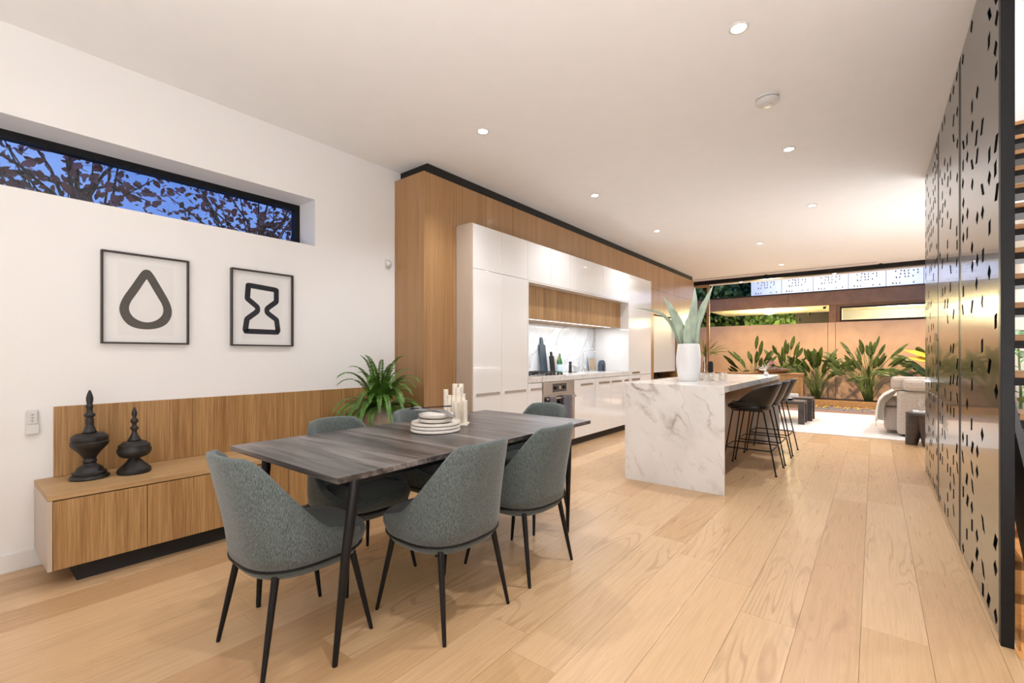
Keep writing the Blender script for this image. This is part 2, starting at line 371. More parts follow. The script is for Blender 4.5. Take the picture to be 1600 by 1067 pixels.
# ================================================================== STRUCTURE
# floor: base slab and oak planks
YB, YF, XR = -2.2, 11.38, 1.55
fl = MB()
for a in ((WX-.3, .44, YB, YF, -.10, -.02), (.44, XR, YB, 2.62, -.10, -.02), (.44, XR, 5.65, YF, -.10, -.02)): fl.box(*a)
floor = struct('floor', fl, BLACKG)
PW = .22
k0 = -17
xs = [WX]+[-.045+PW*k for k in range(-16, 8) if WX+.03 < -.045+PW*k < XR-.03]+[XR]
xs = sorted(set(xs+[.44]))
rnd = random.Random(3)
for i in range(len(xs)-1):
    xa, xb = xs[i], xs[i+1]
    y = YB-rnd.random()*2.2
    while y < YF:
        ln = rnd.choice((2.2, 2.2, 2.2, 1.5, 1.1)); ya, yb = max(y, YB), min(y+ln, YF); y += ln
        if yb-ya < .02: continue
        segs = [(ya, yb)]
        if xa >= .43:
            segs = [(ya, min(yb, 2.62)), (max(ya, 5.65), yb)]
        for a, b_ in segs:
            if b_-a < .02: continue
            build('plank', B(xa+.0006, xb-.0006, a+.0005, b_-.0005, -.02, 0), FLOOR, floor)
struct('wall_left', MB().box(WX-.3, WX, YB, 11.9, -.1, 2.10).box(WX-.3, WX, YB, 11.9, 2.49, CZ).box(WX-.3, WX, 1.985, 11.9, 2.10, 2.49).box(WX-.3, WX, YB, -.9, 2.10, 2.49), WALLP)
struct('wall_back', B(WX-.3, XR+.2, YB-.15, YB, -.1, 5.4), WALLP)
struct('wall_right', B(XR, XR+.15, YB, 11.9, -1.7, 5.4), WALLP)
struct('ceiling', MB().box(WX-.3, .44, YB, 11.75, CZ, CZ+.25).box(.44, XR, YB, 2.30, CZ, CZ+.25).box(.44, XR, 6.35, 11.75, CZ, CZ+.25), CEILP)
struct('ceiling_upper', B(-.2, XR+.2, 2.0, 6.8, 5.2, 5.4), CEILP)
struct('wall_void', MB().box(.29, .44, 2.30, 6.35, CZ+.25, 5.2).box(.29, XR, 2.15, 2.30, CZ+.25, 5.2).box(.29, XR, 6.35, 6.5, CZ+.25, 5.2), WALLP)
struct('baseboard_left', B(WX, WX+.014, YB, .46, 0, .10), TRIMW, bevel=.003)
struct('baseboard_right', B(XR-.014, XR, 6.4, YF, 0, .10), TRIMW, bevel=.003)
struct('wall_stairwell', MB().box(.40, .44, 2.60, 5.66, -1.7, -.10).box(.44, XR, 2.50, 2.60, -1.7, -.10).box(.44, XR, 2.60, 5.66, -1.75, -1.70), WALLP)

# clerestory window
wf = MB(); gx = WX-.28
wf.box(gx-.05, gx+.02, -.9, 1.985, 2.445, 2.49).box(gx-.05, gx+.02, -.9, 1.985, 2.10, 2.125).box(gx-.05, gx+.02, 1.945, 1.985, 2.125, 2.445).box(gx-.05, gx+.02, -.9, -.86, 2.125, 2.445)
win = struct('window_1', wf, BLACKM)
build('pane', B(gx-.02, gx-.012, -.86, 1.945, 2.125, 2.445), PANE, win)

# opening head, track, sliding glass leaf
struct('trim_1', B(WX, XR, 11.60, 11.75, 2.90, CZ-.001), BLACKM)
struct('trim_2', B(WX, XR, 11.38, 11.80, -.03, .006), TRACK)
d = thing('sliding_glass_door', 'glass door leaf with a dark frame slid open at the left of the garden opening', 'door', (-3.40, 11.66, 0.006))
fr = MB().box(-.27, -.22, -.025, .025, 0, 2.89).box(.21, .27, -.025, .025, 0, 2.89).box(-.22, .21, -.025, .025, 0, .08).box(-.22, .21, -.025, .025, 2.82, 2.89)
build('frame', fr, BRONZE, d, bevel=.003)
build('pane', B(-.22, .21, -.005, .005, .08, 2.82), PANE, d)
build('handle', MB().tube([(.235, -.03, .95), (.235, -.06, .95), (.235, -.06, 1.25), (.235, -.03, 1.25)], .008), STEEL, d)

# linear air vent
v = thing('linear_air_vent', 'long thin slot vent in the ceiling in front of the garden opening', 'vent', (-1.68, 11.28, CZ))
build('slot', B(-1.7, 1.7, -.022, .022, -.003, 0), BLACKG, v)
build('frame', MB().box(-1.72, 1.72, -.034, -.022, -.006, 0).box(-1.72, 1.72, .022, .034, -.006, 0), TRIMW, v)
for i, x in enumerate((-1.9, .1)):
    s = tag(build('door_stay', MB().box(-.012, .012, -.03, .03, -.10, 0).box(-.03, .03, -.012, .012, -.012, 0), BLACKM, loc=(x, 11.55, CZ)),
        ('small black bracket under the ceiling in front of the door head, ' + ('above the coffee tables', 'above the sofa end')[i]), 'bracket', 'black brackets at the opening head')

# downlights
rings = ['over the table end nearest the island', 'beside the timber cabinets over the dining table', 'over the near island stool', 'over the kitchen worktop',
         'over the far stools', 'over the far end of the kitchen', 'over the near edge of the rug', 'nearest the garden opening']
def spot(par, power, z=-.03, angle=128, blend=.9, size=.035, col=WARM, tilt=None):
    l = bpy.data.lights.new('spot', 'SPOT'); l.energy = power; l.spot_size = R(angle); l.spot_blend = blend; l.shadow_soft_size = size; l.color = col
    o = bpy.data.objects.new('lamp', l); C.objects.link(o); o.parent = par; o.location = (0, 0, z)
    if tilt: o.rotation_euler = tilt
    return o
dl0 = None
LAB = ['round white recessed downlight nearest the camera, above the floor between table and screen',
       'round recessed downlight above the dining table beside the timber cabinets',
       'recessed downlight above the near end of the island, just past the smoke alarm',
       'recessed downlight above the kitchen worktop, nearer of the two along the cabinets',
       'recessed downlight above the far island stool',
       'recessed downlight at the far end of the white kitchen cabinets',
       'recessed downlight above the near edge of the cream rug',
       'farthest recessed downlight, close to the slot vent',
       'recessed downlight above the dark sideboard end of the table', 'recessed downlight above the open floor by the camera',
       'recessed downlight behind the camera on the screen side', 'recessed downlight behind the camera on the wall side',
       'recessed downlight above the sofa', 'recessed downlight above the far end of the sofa']
for i, (x, y, p) in enumerate(LIGHTS):
    t = thing('downlight', LAB[i], 'light', (x, y, CZ), group='recessed ceiling downlights')
    build('trim_ring', MB().lathe([(.052, 0), (.052, -.004), (.040, -.006), (.036, -.002), (.036, 0)], 24), TRIMW, t, smooth=True)
    build('lamp_face', MB().lathe([(.036, -.001), (.036, -.004)], 20), LAMPE, t)
    spot(t, EXPO_SPOT*p)
for y in (3.2, 5.4):   # lamps of the stair void
    t = thing('stair_downlight', 'recessed downlight high over the stairs, ' + ('lower flight' if y < 4 else 'upper flight'), 'light', (1.0, y, 5.2))
    build('trim_ring', MB().lathe([(.052, 0), (.052, -.004), (.040, -.006), (.036, -.002), (.036, 0)], 24), TRIMW, t, smooth=True)
    build('lamp_face', MB().lathe([(.036, -.001), (.036, -.004)], 20), LAMPE, t)
    spot(t, 90)

# smoke alarm + sensors
t = thing('smoke_alarm', 'round white smoke alarm on the ceiling between the downlights', 'alarm', (-.587, 3.62, CZ))
build('base', MB().lathe([(.075, 0), (.075, -.012), (.07, -.014)], 32), PLAST, t, smooth='auto')
build('vent_band', MB().lathe([(.066, -.014), (.066, -.022)], 32), GREYP, t, smooth='auto')
build('cover', MB().lathe([(.074, -.022), (.074, -.034), (.060, -.046), (.035, -.049), (.034, -.046), (.028, -.046), (.027, -.050), (.0, -.051)], 32), PLAST, t, smooth='auto')
t = thing('motion_sensor', 'small white dome sensor on the wall beside the timber cabinet end', 'sensor', (WX, 2.715, 2.06))
build('backplate', B(0, .012, -.03, .03, -.045, .045), PLAST, t, bevel=.008)
build('dome', MB().lathe([(.034, 0), (.032, .012), (.024, .024), (.010, .031), (0, .032)], 20).xf(Matrix.Rotation(R(90), 4, 'Y')), PLAST, t, smooth=True, loc=(.012, 0, 0))
t = thing('wall_remote', 'small white remote in a holder on the wall left of the timber panel', 'remote', (WX, .335, .80))
build('holder', MB().box(0, .006, -.026, .026, -.06, .065).box(.006, .026, -.026, .026, -.06, -.005), PLAST, t, bevel=.003)
build('handset', B(.006, .022, -.021, .021, -.005, .075), PLAST, t, bevel=.005)
for k in range(3): build('button', MB().lathe([(.006, 0), (.006, .002), (0, .003)], 10).xf(Matrix.Rotation(R(90), 4, 'Y')), GREYP, t, loc=(.022, 0, .015+.017*k))

# ================================================================== PICTURES
def picture(label, yc, half, z0, z1, ink_fn, imat):
    t = thing('framed_picture', label, 'picture', (WX, yc, (z0+z1)/2))
    hz = (z1-z0)/2; D = .032
    f = MB().box(0, D, -half, -half+.010, -hz, hz).box(0, D, half-.010, half, -hz, hz).box(0, D, -half+.010, half-.010, -hz, -hz+.010).box(0, D, -half+.010, half-.010, hz-.010, hz)
    build('frame', f, FRAMEB, t, bevel=.001)
    build('mount', B(.001, .006, -half+.010, half-.010, -hz+.010, hz-.010), ARTMAT, t)
    pw = half*.64; ph = hz*.80
    build('paper', B(.006, .0075, -pw, pw, -ph, ph), ARTPAP, t)
    outer, inner = ink_fn(pw, ph)
    n = len(outer); vs = [(.0076, a, b) for a, b in outer]+[(.0076, a, b) for a, b in inner]+[(.0084, a, b) for a, b in outer]+[(.0084, a, b) for a, b in inner]
    fs = []
    for i in range(n):
        j = (i+1) % n
        fs += [(i, j, n+j, n+i), (2*n+i, 3*n+i, 3*n+j, 2*n+j), (i, 2*n+i, 2*n+j, j), (n+i, n+j, 3*n+j, 3*n+i)]
    build('print', MB().add(vs, fs), imat, t)
    build('glass', B(D-.008, D-.006, -half+.010, half-.010, -hz+.010, hz-.010), ARTGL, t)
def smooth_loop(pts, it=3):
    for _ in range(it):
        q = []
        for i in range(len(pts)):
            a, b = pts[i], pts[(i+1) % len(pts)]
            q += [(a[0]*.75+b[0]*.25, a[1]*.75+b[1]*.25), (a[0]*.25+b[0]*.75, a[1]*.25+b[1]*.75)]
        pts = q
    return pts
def inset(pts, wd):
    n = len(pts); res = []
    area = sum(pts[i][0]*pts[(i+1) % n][1]-pts[(i+1) % n][0]*pts[i][1] for i in range(n)); sg = 1 if area > 0 else -1
    for i in range(n):
        a, b = Vector(pts[i-2]), Vector(pts[(i+2) % n]); d = (b-a).normalized(); nn = Vector((-d.y, d.x))*sg
        res.append(tuple(Vector(pts[i])+nn*wd))
    return res
def drop(pw, ph):
    o = [(0, .56), (.10, .52), (.27, .25), (.50, -.12), (.52, -.36), (.36, -.58), (0, -.66), (-.36, -.60), (-.54, -.34), (-.50, -.10), (-.27, .24), (-.10, .52)]
    i = [(0, .36), (.015, .34), (.20, .05), (.34, -.16), (.34, -.32), (.22, -.45), (0, -.52), (-.24, -.45), (-.36, -.30), (-.34, -.14), (-.19, .07), (-.02, .34)]
    s = .80*ph/.66; return smooth_loop([(a*s*.95, b*s*1.17+.018) for a, b in o]), smooth_loop([(a*s*.93, b*s*1.17+.018) for a, b in i])
def glassform(pw, ph):
    c = [(-.37, .62), (.37, .56), (.37, .16), (.13, -.06), (.37, -.25), (.41, -.58), (.36, -.68), (-.40, -.68), (-.44, -.58), (-.40, -.27), (-.15, -.04), (-.40, .18)]
    c = [(a*1.1, b) for a, b in c][::-1]
    c2 = []
    for i in range(len(c)):
        a, b = c[i], c[(i+1) % len(c)]
        for q in range(3): c2.append((a[0]+(b[0]-a[0])*q/3, a[1]+(b[1]-a[1])*q/3))
    s = .86*ph/.66; o = smooth_loop([(a*s, b*s+.008) for a, b in c2], 2)
    return o, inset(o, .13*s)
picture('framed black water-drop outline print, left of two on the white wall', .848, .2265, 1.252, 1.822, drop, INK)
picture('framed black hourglass outline print, right of two on the white wall', 1.562, .2265, 1.250, 1.820, glassform, INKB)

# ================================================================== SIDEBOARD
SX = -3.20
sb = thing('sideboard', 'long low oak sideboard with flat doors under the pictures', 'sideboard', (-3.44, 1.56, 0))
ox, oy = -3.44, 1.56
build('top', B(WX+.001-ox, SX-ox, .343-oy, 2.795-oy, .455, .482), OAKH, sb, bevel=.0015)
build('carcass', B(WX+.001-ox, SX-.022-ox, .361-oy, 2.795-oy, .105, .450), OAKV, sb)
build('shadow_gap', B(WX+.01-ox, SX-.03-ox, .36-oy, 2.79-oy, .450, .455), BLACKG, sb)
build('end_panel', B(WX+.001-ox, SX-ox, .343-oy, .3605-oy, .105, .454), SATW, sb)
ys = [.363, .741, 1.136, 1.531, 1.926, 2.321, 2.793]
for a, b_ in zip(ys[:-1], ys[1:]): build('door', B(SX-.020-ox, SX-ox, a-oy, b_-.003-oy, .105, .449), OAKV, sb, bevel=.001)
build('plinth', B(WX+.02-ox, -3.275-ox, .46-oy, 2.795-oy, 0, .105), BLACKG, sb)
tag(build('wall_panel', B(WX, WX+.02, .42, 2.798, .483, .885), OAKV, bevel=.001), 'wide oak panel fixed to the wall above the sideboard', 'panel')

def ornament(label, loc, prof_body, prof_spire, h):
    t = thing('carved_ornament', label, 'ornament', loc)
    build('body', MB().lathe(prof_body, 28, sx=1.0, sy=1.0), BLACKW, t, smooth='auto')
    build('spire', MB().lathe(prof_spire, 20), BLACKW, t, smooth=True)
b1 = [(.0, 0), (.100, 0), (.104, .008), (.098, .018), (.086, .022), (.088, .034), (.072, .044), (.066, .058), (.050, .068), (.036, .076), (.032, .084), (.038, .092), (.036, .100), (.032, .108), (.040, .122), (.058, .145), (.082, .168), (.096, .182), (.099, .200), (.092, .206), (.097, .216), (.094, .232), (.070, .246), (.03, .25), (0, .25)]
s1 = [(0, .249), (.040, .249), (.034, .262), (.022, .290), (.020, .300), (.026, .305), (.019, .312), (.025, .320), (.019, .328), (.020, .336), (.031, .345), (.030, .352), (.018, .362), (.016, .385), (.021, .392), (.020, .400), (.015, .408), (.019, .430), (.019, .445), (.012, .468), (.005, .484), (0, .486)]
ornament('tall black carved urn ornament with pointed lid, left one on the sideboard', (-3.50, .545, .482), [(r*.86, z*1.03) for r, z in b1], [(r*.84, z*1.03) for r, z in s1], .5)
b2 = [(0, 0), (.092, 0), (.097, .010), (.094, .028), (.078, .040), (.060, .056), (.042, .074), (.030, .088), (.030, .092), (.066, .096), (.084, .106), (.096, .122), (.098, .142), (.090, .154), (.092, .166), (.076, .176), (.066, .186), (.034, .192), (0, .192)]
s2 = [(0, .19), (.040, .19), (.036, .200), (.020, .226), (.014, .242), (.014, .250), (.024, .262), (.024, .270), (.013, .280), (.012, .290), (.022, .302), (.023, .312), (.011, .326), (.010, .332), (.016, .345), (.015, .360), (.006, .385), (0, .392)]
ornament('shorter black carved urn ornament with pointed lid, right one on the sideboard', (-3.45, .735, .482), [(r*.84, z) for r, z in b2], [(r*.84, z) for r, z in s2], .4)

# ================================================================== TIMBER CABINET RUN AND WHITE KITCHEN
W0 = WX+.002
G = .0018
def unit(name, label, x1, y0, y1, z0, z1, m, mc, group, handle=None, open_=False):
    ox, oy = (W0+x1)/2, (y0+y1)/2
    t = thing(name, label, 'cabinet', (ox, oy, z0), group=group)
    dd = build('door', B(x1-.02-ox, x1-ox, y0+G-oy, y1-G-oy, G, z1-z0-G), m, t, bevel=.0015)
    if handle:
        a, b_, hz = handle; a -= oy; b_ -= oy; hz -= z0; k = x1-ox
        build('handle', MB().box(k, k+.004, a, b_, hz-.014, hz-.010).box(k, k+.004, a, b_, hz+.010, hz+.014).box(k, k+.001, a, b_, hz-.010, hz+.010)
              .box(k, k+.004, a-.004, a, hz-.014, hz+.014).box(k, k+.004, b_, b_+.004, hz-.014, hz+.014), STEEL, dd)
    build('carcass', B(W0-ox, x1-.021-ox, y0+.0005-oy, y1-.0005-oy, .0005, z1-z0-.0005), mc, t)
    return t
# timber cladding units
t = thing('timber_cabinet', 'full-height oak cabinet at the dining end of the timber run', 'cabinet', (-3.47, 3.0, 0), group='oak cabinets around the white kitchen')
build('end_panel', B(W0+3.47, WD+3.47, 2.800-3, 2.818-3, 0, 2.885), OAKD, t, bevel=.001)
build('door', B(WD-.02+3.47, WD+3.47, 2.8195-3, 3.2075-3, .003, 2.883), OAKD, t, bevel=.001)
build('carcass', B(W0+3.47, WD-.021+3.47, 2.8185-3, 3.2085-3, 0, 2.884), DARKV, t)
mods = [3.21, 3.66, 4.12, 4.58, 5.03, 5.93, 6.83, 7.735, 8.63, 9.53, 10.85]
tl = ['above the first white pantry door', 'above the second white pantry door', 'above the left end of the kitchen niche', 'above the cooktop', 'above the oven and tea towels', 'above the tap', 'above the last white tall cabinet', 'first past the white kitchen', 'second past the white kitchen', 'nearest the garden opening']
for i in range(len(mods)-1):
    unit('timber_cabinet', 'oak overhead cabinet under the ceiling gap, '+tl[i], WD, mods[i], mods[i+1], 2.468 if mods[i] < 7.7 else 2.425, 2.885, OAKD, DARKV, 'oak cabinets around the white kitchen')
struct('trim_5', B(W0, WD-.035, 2.87, 10.85, 2.886, CZ-.001), BLACKG)
ta = thing('alcove_joinery', 'oak wall joinery past the white kitchen, framing an alcove with a white screen', 'cabinet', (-3.45, 9.3, 0))
def TB(x0, x1, y0, y1, z0, z1): return B(x0+3.45, x1+3.45, y0-9.3, y1-9.3, z0, z1)
build('side_panel', TB(W0, WD, 7.738, 8.405, 0, 2.422), OAKD, ta, bevel=.001)
build('side_panel', TB(W0, WD, 9.715, 10.85, 0, 2.422), OAKD, ta, bevel=.001)
build('upper_panel', TB(W0, WD, 8.407, 9.713, 1.955, 2.422), OAKD, ta, bevel=.001)
build('lower_panel', TB(W0, WD, 8.407, 9.713, 0, .70), OAKD, ta, bevel=.001)
build('alcove_back', TB(W0, W0+.05, 8.407, 9.713, .72, 1.955), DARKV, ta)
build('alcove_screen', TB(WD-.06, WD-.04, 8.43, 9.70, .85, 1.94), PLAST, ta, label='white flat screen panel in the alcove')
build('alcove_shelf', TB(W0, WD-.01, 8.407, 9.713, .7001, .72), OAKD, ta)
tag(build('small_speaker', MB().lathe([(.0, 0), (.05, 0), (.055, .02), (.05, .07), (.0, .072)], 20), BLACKM, smooth='auto', loc=(-3.38, 8.75, .7205)), 'small black speaker in the alcove under the white screen', 'speaker')
# white kitchen units
KZ = .10; GK = 'glossy white kitchen cabinets'
tag(build('cabinet_end_panel', B(WD+.001, K, 3.21, 3.2275, 0, 2.462), SATW, bevel=.001), 'tall beige end panel of the white kitchen facing the dining table', 'panel')
def ku(label, y0, y1, z0, z1, h=None): return unit('kitchen_cabinet', label, K, y0, y1, z0, z1, GLOSSW, TRIMW, GK, h)
def kfront(label, y0, y1, z0, z1, h=None):
    return ku(label, y0, y1, z0, z1, h)
ku('tall white pantry cabinet with handle, nearest the dining table', 3.229, 3.663, KZ, 2.025, (3.275, 3.625, .790))
ku('tall white pantry cabinet with handle, beside the kitchen niche', 3.663, 4.119, KZ, 2.025, (3.72, 4.08, .790))
ku('white overhead cabinet, first from the dining table', 3.229, 3.663, 2.025, 2.462)
ku('white overhead cabinet, second from the dining table', 3.663, 4.119, 2.025, 2.462)
for lab, a, b_ in (('above the left end of the niche', 4.12, 4.58), ('above the cooktop', 4.58, 5.03), ('above the oven and boards', 5.03, 5.93), ('above the tap and arch ornament', 5.93, 6.819)): ku('white overhead cabinet '+lab, a, b_, 2.02, 2.462)
ku('tall white cabinet at the far end of the kitchen, handle near its bottom', 6.82, 7.73, .863, 2.462, (6.93, 7.235, .90))
ku('white base cabinet under the tall far cabinet', 6.82, 7.73, KZ, .861, (6.93, 7.235, .79))
ku('narrow white drawer cabinet left of the oven', 4.12, 4.405, KZ, .861, (4.184, 4.387, .79))
ku('white base cabinet just right of the oven', 5.12, 5.70, KZ, .861, (5.307, 5.623, .79))
ku('white base cabinet second right of the oven', 5.70, 6.17, KZ, .861, (5.81, 6.13, .79))
ku('white base cabinet under the tap end of the worktop', 6.17, 6.60, KZ, .861, (6.21, 6.54, .79))
ku('narrow white base cabinet beside the island end', 6.60, 6.819, KZ, .861, (6.65, 6.80, .79))
tag(build('kickboard', B(W0, K-.06, 3.23, 7.72, 0, KZ-.001), DARKV), 'dark recessed kickboard under the white kitchen cabinets', 'kickboard')
nl = thing('niche_lining', 'glossy white lining of the kitchen niche around the worktop', 'panel', (-3.3, 5.47, .93))
build('soffit', B(W0+3.3, K+3.3, 4.12-5.47, 6.819-5.47, 2.004-.93, 2.0185-.93), GLOSSW, nl)
build('side', B(W0+.05+3.3, K+3.3, 6.803-5.47, 6.819-5.47, 0, 2.003-.93), GLOSSW, nl)
build('side', B(W0+.05+3.3, K+3.3, 4.12-5.47, 4.136-5.47, 0, 2.003-.93), GLOSSW, nl)
uc = thing('niche_wall_cupboard', 'oak wall cupboard set inside the white kitchen niche', 'cupboard', (-3.42, 5.47, 1.62))
for a, b_ in ((4.14, 4.96), (4.96, 5.88), (5.88, 6.80)): build('door', B(-3.20+3.42, -3.18+3.42, a+.001-5.47, b_-.001-5.47, 0, .382), OAKV, uc, bevel=.001)
build('carcass', B(W0+.06+3.42, -3.201+3.42, 4.14-5.47, 6.80-5.47, .001, .38), OAKV, uc)
build('light_strip', B(-3.295+3.42, -3.275+3.42, 4.3-5.47, 6.65-5.47, -.003, 0), LEDE, uc)
al = bpy.data.lights.new('strip', 'AREA'); al.shape = 'RECTANGLE'; al.size = .05; al.size_y = 2.3; al.energy = 8; al.color = (.92, .98, 1.06)
ao = bpy.data.objects.new('lamp', al); C.objects.link(ao); ao.parent = uc; ao.location = (-3.285+3.42, 0, -.012)
tag(build('splashback', MB().box(W0, W0+.045, 4.137, 6.80, .93, 1.62), MARBLE2), 'white marble splashback with grey veins at the back of the kitchen niche', 'splashback')
wt = tag(build('worktop', B(W0, K+.002, 4.122, 6.818, .865, .928), MARBLE, bevel=.002), 'white marble kitchen worktop above the oven', 'worktop')
# oven
ov = thing('oven', 'built-in stainless steel oven with a towel over its handle', 'oven', (K, 4.762, .10))
build('body', B(-.5, -.001, -.354, .354, 0, .761), STEEL, ov)
build('control_panel', B(0, .012, -.350, .350, .610, .758), STEEL, ov, bevel=.002)
build('display', B(.012, .014, -.155, .155, .635, .735), DGLASS, ov)
for yy in (-.10, .10): build('knob', MB().lathe([(.020, 0), (.019, .014), (0, .016)], 16).xf(Matrix.Rotation(R(90), 4, 'Y')), BLACKM, ov, smooth='auto', loc=(.014, yy, .685))
build('dial', MB().lathe([(.024, 0), (.024, .006), (0, .007)], 16).xf(Matrix.Rotation(R(90), 4, 'Y')), STEEL, ov, smooth='auto', loc=(.014, 0, .685))
dr = build('oven_door', B(0, .020, -.350, .350, .02, .600), STEEL, ov, bevel=.002)
build('door_glass', B(.020, .022, -.290, .290, .08, .535), DGLASS, dr)
build('handle', MB().tube([(.055, -.32, .565), (.055, .32, .565)], .011).tube([(.02, -.28, .565), (.055, -.28, .565)], .008).tube([(.02, .28, .565), (.055, .28, .565)], .008), STEEL, dr, smooth='auto')
def towel(y0, y1, l1, label):
    rows = []
    m = MB(); n = 9
    prof = [(.034, .565-l1), (.036, .50), (.036, .565), (.044, .580), (.055, .584), (.066, .580), (.073, .565), (.074, .50), (.076, .35), (.078, .565-l1-.04)]
    for x, z in prof:
        rows.append([(x+.003*math.sin(j*1.9+z*9), y0+(y1-y0)*j/(n-1)*(1-.12*(.58-z)) , z) for j in range(n)])
    o = build('tea_towel', m.grid(rows), TOWEL, smooth=True, solid=.003, fixn=False, loc=(K, 4.762, .10)); tag(o, label, 'towel')
towel(-.02, .20, .36, 'dark grey tea towel hanging over the middle of the oven handle')
towel(-.30, -.17, .30, 'narrow grey tea towel hanging at the left end of the oven handle')
# cooktop
ck = thing('gas_cooktop', 'steel gas cooktop with black trivets and a row of knobs', 'cooktop', (-3.35, 4.60, .928))
build('plate', B(-.25, .25, -.43, .43, 0, .008), STEEL, ck, bevel=.002)
for bx_, by in ((-.12, -.26), (.12, -.26), (0, 0), (-.12, .26), (.12, .26)):
    build('burner', MB().lathe([(.05, .008), (.05, .018), (.035, .024), (0, .024)], 18), BLACKM, ck, smooth='auto', loc=(bx_, by, 0))
for yy in (-.28, 0, .28):
    g = MB()
    for q in (-.12, 0, .12): g.tube([(-.22, yy+q*.9, .010), (-.22, yy+q*.9, .040), (.18, yy+q*.9, .040), (.18, yy+q*.9, .010)], .004, 6)
    g.tube([(-.1, yy-.13, .040), (-.1, yy+.13, .040)], .006, 6).tube([(.1, yy-.13, .040), (.1, yy+.13, .040)], .006, 6)
    build('trivet', g, BLACKM, ck)
for q in range(5): build('knob', MB().lathe([(.016, .008), (.015, .028), (0, .030)], 14), BLACKM, ck, smooth='auto', loc=(.225, .02+q*.085, 0))
# worktop items
def board(name, label, loc, w_, h_, th, m, hole=True, tilt=R(-7)):
    t = tag(build(name, MB().prism([(-w_/2, 0), (w_/2, 0), (w_/2, h_*.78), (w_*.22, h_*.82), (w_*.20, h_*.97), (w_*.12, h_), (-w_*.12, h_), (-w_*.20, h_*.97), (-w_*.22, h_*.82), (-w_/2, h_*.78)], 0, th, 'x'), m, bevel=.004, loc=loc), label, 'chopping board')
    t.rotation_euler = (0, tilt, 0)
board('chopping_board', 'tall slate-grey chopping board with handle leaning on the splashback', (-3.585, 5.24, .9305), .15, .50, .018, NAVY)
board('chopping_board', 'small dark paddle board in front of the tall slate-grey one', (-3.53, 5.37, .9305), .11, .30, .016, BLACKM)
bt = thing('green_bottle', 'green glass bottle with a pale label beside the chopping boards', 'bottle', (-3.42, 5.38, .928))
build('glass', MB().lathe([(0, 0), (.036, 0), (.038, .01), (.038, .16), (.030, .19), (.014, .225), (.013, .27), (.015, .272), (.015, .285), (0, .285)], 20), GREENG, bt, smooth='auto')
build('label_band', MB().lathe([(.0385, .03), (.0392, .031), (.0392, .125), (.0385, .126)], 20), LABELM, bt, smooth='auto')
build('cap', MB().lathe([(.016, .27), (.016, .292), (0, .293)], 14), PLAST, bt, smooth='auto')
tag(build('wooden_board', MB().prism(smooth_loop([(-.06, 0), (.06, 0), (.06, .24), (-.06, .24)], 1), 0, .02, 'x'), LBOARD, bevel=.003, loc=(-3.56, 5.60, .929)), 'light wooden board standing right of the green bottle', 'chopping board')
bpy.data.objects['wooden_board'].rotation_euler = (0, R(-6), 0)
tag(build('pepper_mill', MB().lathe([(0, 0), (.024, 0), (.026, .01), (.020, .05), (.022, .10), (.016, .12), (.022, .14), (.020, .16), (0, .165)], 18), BLACKW, smooth=True, loc=(-3.42, 5.66, .928)), 'slim black pepper mill right of the light wooden board', 'pepper mill')
jr = thing('glass_jar', 'clear glass storage jar beside the black pepper mill', 'jar', (-3.42, 5.80, .928))
build('body', MB().lathe([(0, 0), (.045, 0), (.048, .01), (.048, .09), (.042, .10), (.042, .098), (.045, .088), (.045, .012), (0, .006)], 22), GLASS, jr, smooth='auto')
build('lid', MB().lathe([(.0, .1), (.045, .10), (.045, .112), (.012, .118), (.014, .13), (0, .132)], 22), CERAW, jr, smooth='auto')
tp = thing('kitchen_tap', 'square chrome kitchen tap against the marble splashback', 'tap', (-3.56, 6.28, .928))
build('base', MB().lathe([(.026, 0), (.026, .03), (0, .032)], 20), CHROME, tp, smooth='auto')
build('spout', MB().tube([(0, 0, .03), (0, 0, .30), (.004, 0, .312), (.016, 0, .316), (.19, 0, .316), (.20, 0, .312), (.204, 0, .30), (.204, 0, .27)], .011, 10), CHROME, tp, smooth='auto')
build('lever', MB().tube([(0, .026, .05), (0, .06, .055)], .009).tube([(0, .06, .055), (0, .065, .10)], .005), CHROME, tp, smooth='auto')
# arch ornament
ar = MB(); n = 20; ro, ri, hh = .085, .030, .09
po = [(-ro, 0)]+[(-ro*math.cos(math.pi*i/n), hh+ro*math.sin(math.pi*i/n)) for i in range(n+1)]+[(ro, 0)]
pi_ = [(-ri, 0)]+[(-ri*math.cos(math.pi*i/n), hh*.9+ri*math.sin(math.pi*i/n)) for i in range(n+1)]+[(ri, 0)]
m_ = len(po); vs_ = [(x, a, b) for x in (0, .05) for pp in (po, pi_) for a, b in pp]; fs_ = []
for i in range(m_-1): fs_ += [(i, i+1, m_+i+1, m_+i), (2*m_+i, 3*m_+i, 3*m_+i+1, 2*m_+i+1), (i, 2*m_+i, 2*m_+i+1, i+1), (m_+i, m_+i+1, 3*m_+i+1, 3*m_+i)]
fs_ += [(0, m_, 3*m_, 2*m_), (m_-1, 3*m_-1, 4*m_-1, 2*m_-1)]
tag(build('arch_ornament', ar.add(vs_, fs_), NAVY, bevel=.003, loc=(-3.42, 6.58, .928)), 'dark grey arch ornament on the worktop beside the tap', 'ornament')
bk = thing('recipe_frame', 'pale framed card leaning behind the grey arch ornament', 'frame', (-3.60, 6.66, .929)); bk.rotation_euler = (0, R(-8), 0)
build('frame', MB().box(0, .012, -.11, -.098, 0, .22).box(0, .012, .098, .11, 0, .22).box(0, .012, -.098, .098, 0, .012).box(0, .012, -.098, .098, .208, .22), LABELM, bk)
build('card', B(.001, .006, -.098, .098, .012, .208), LBOARD, bk)

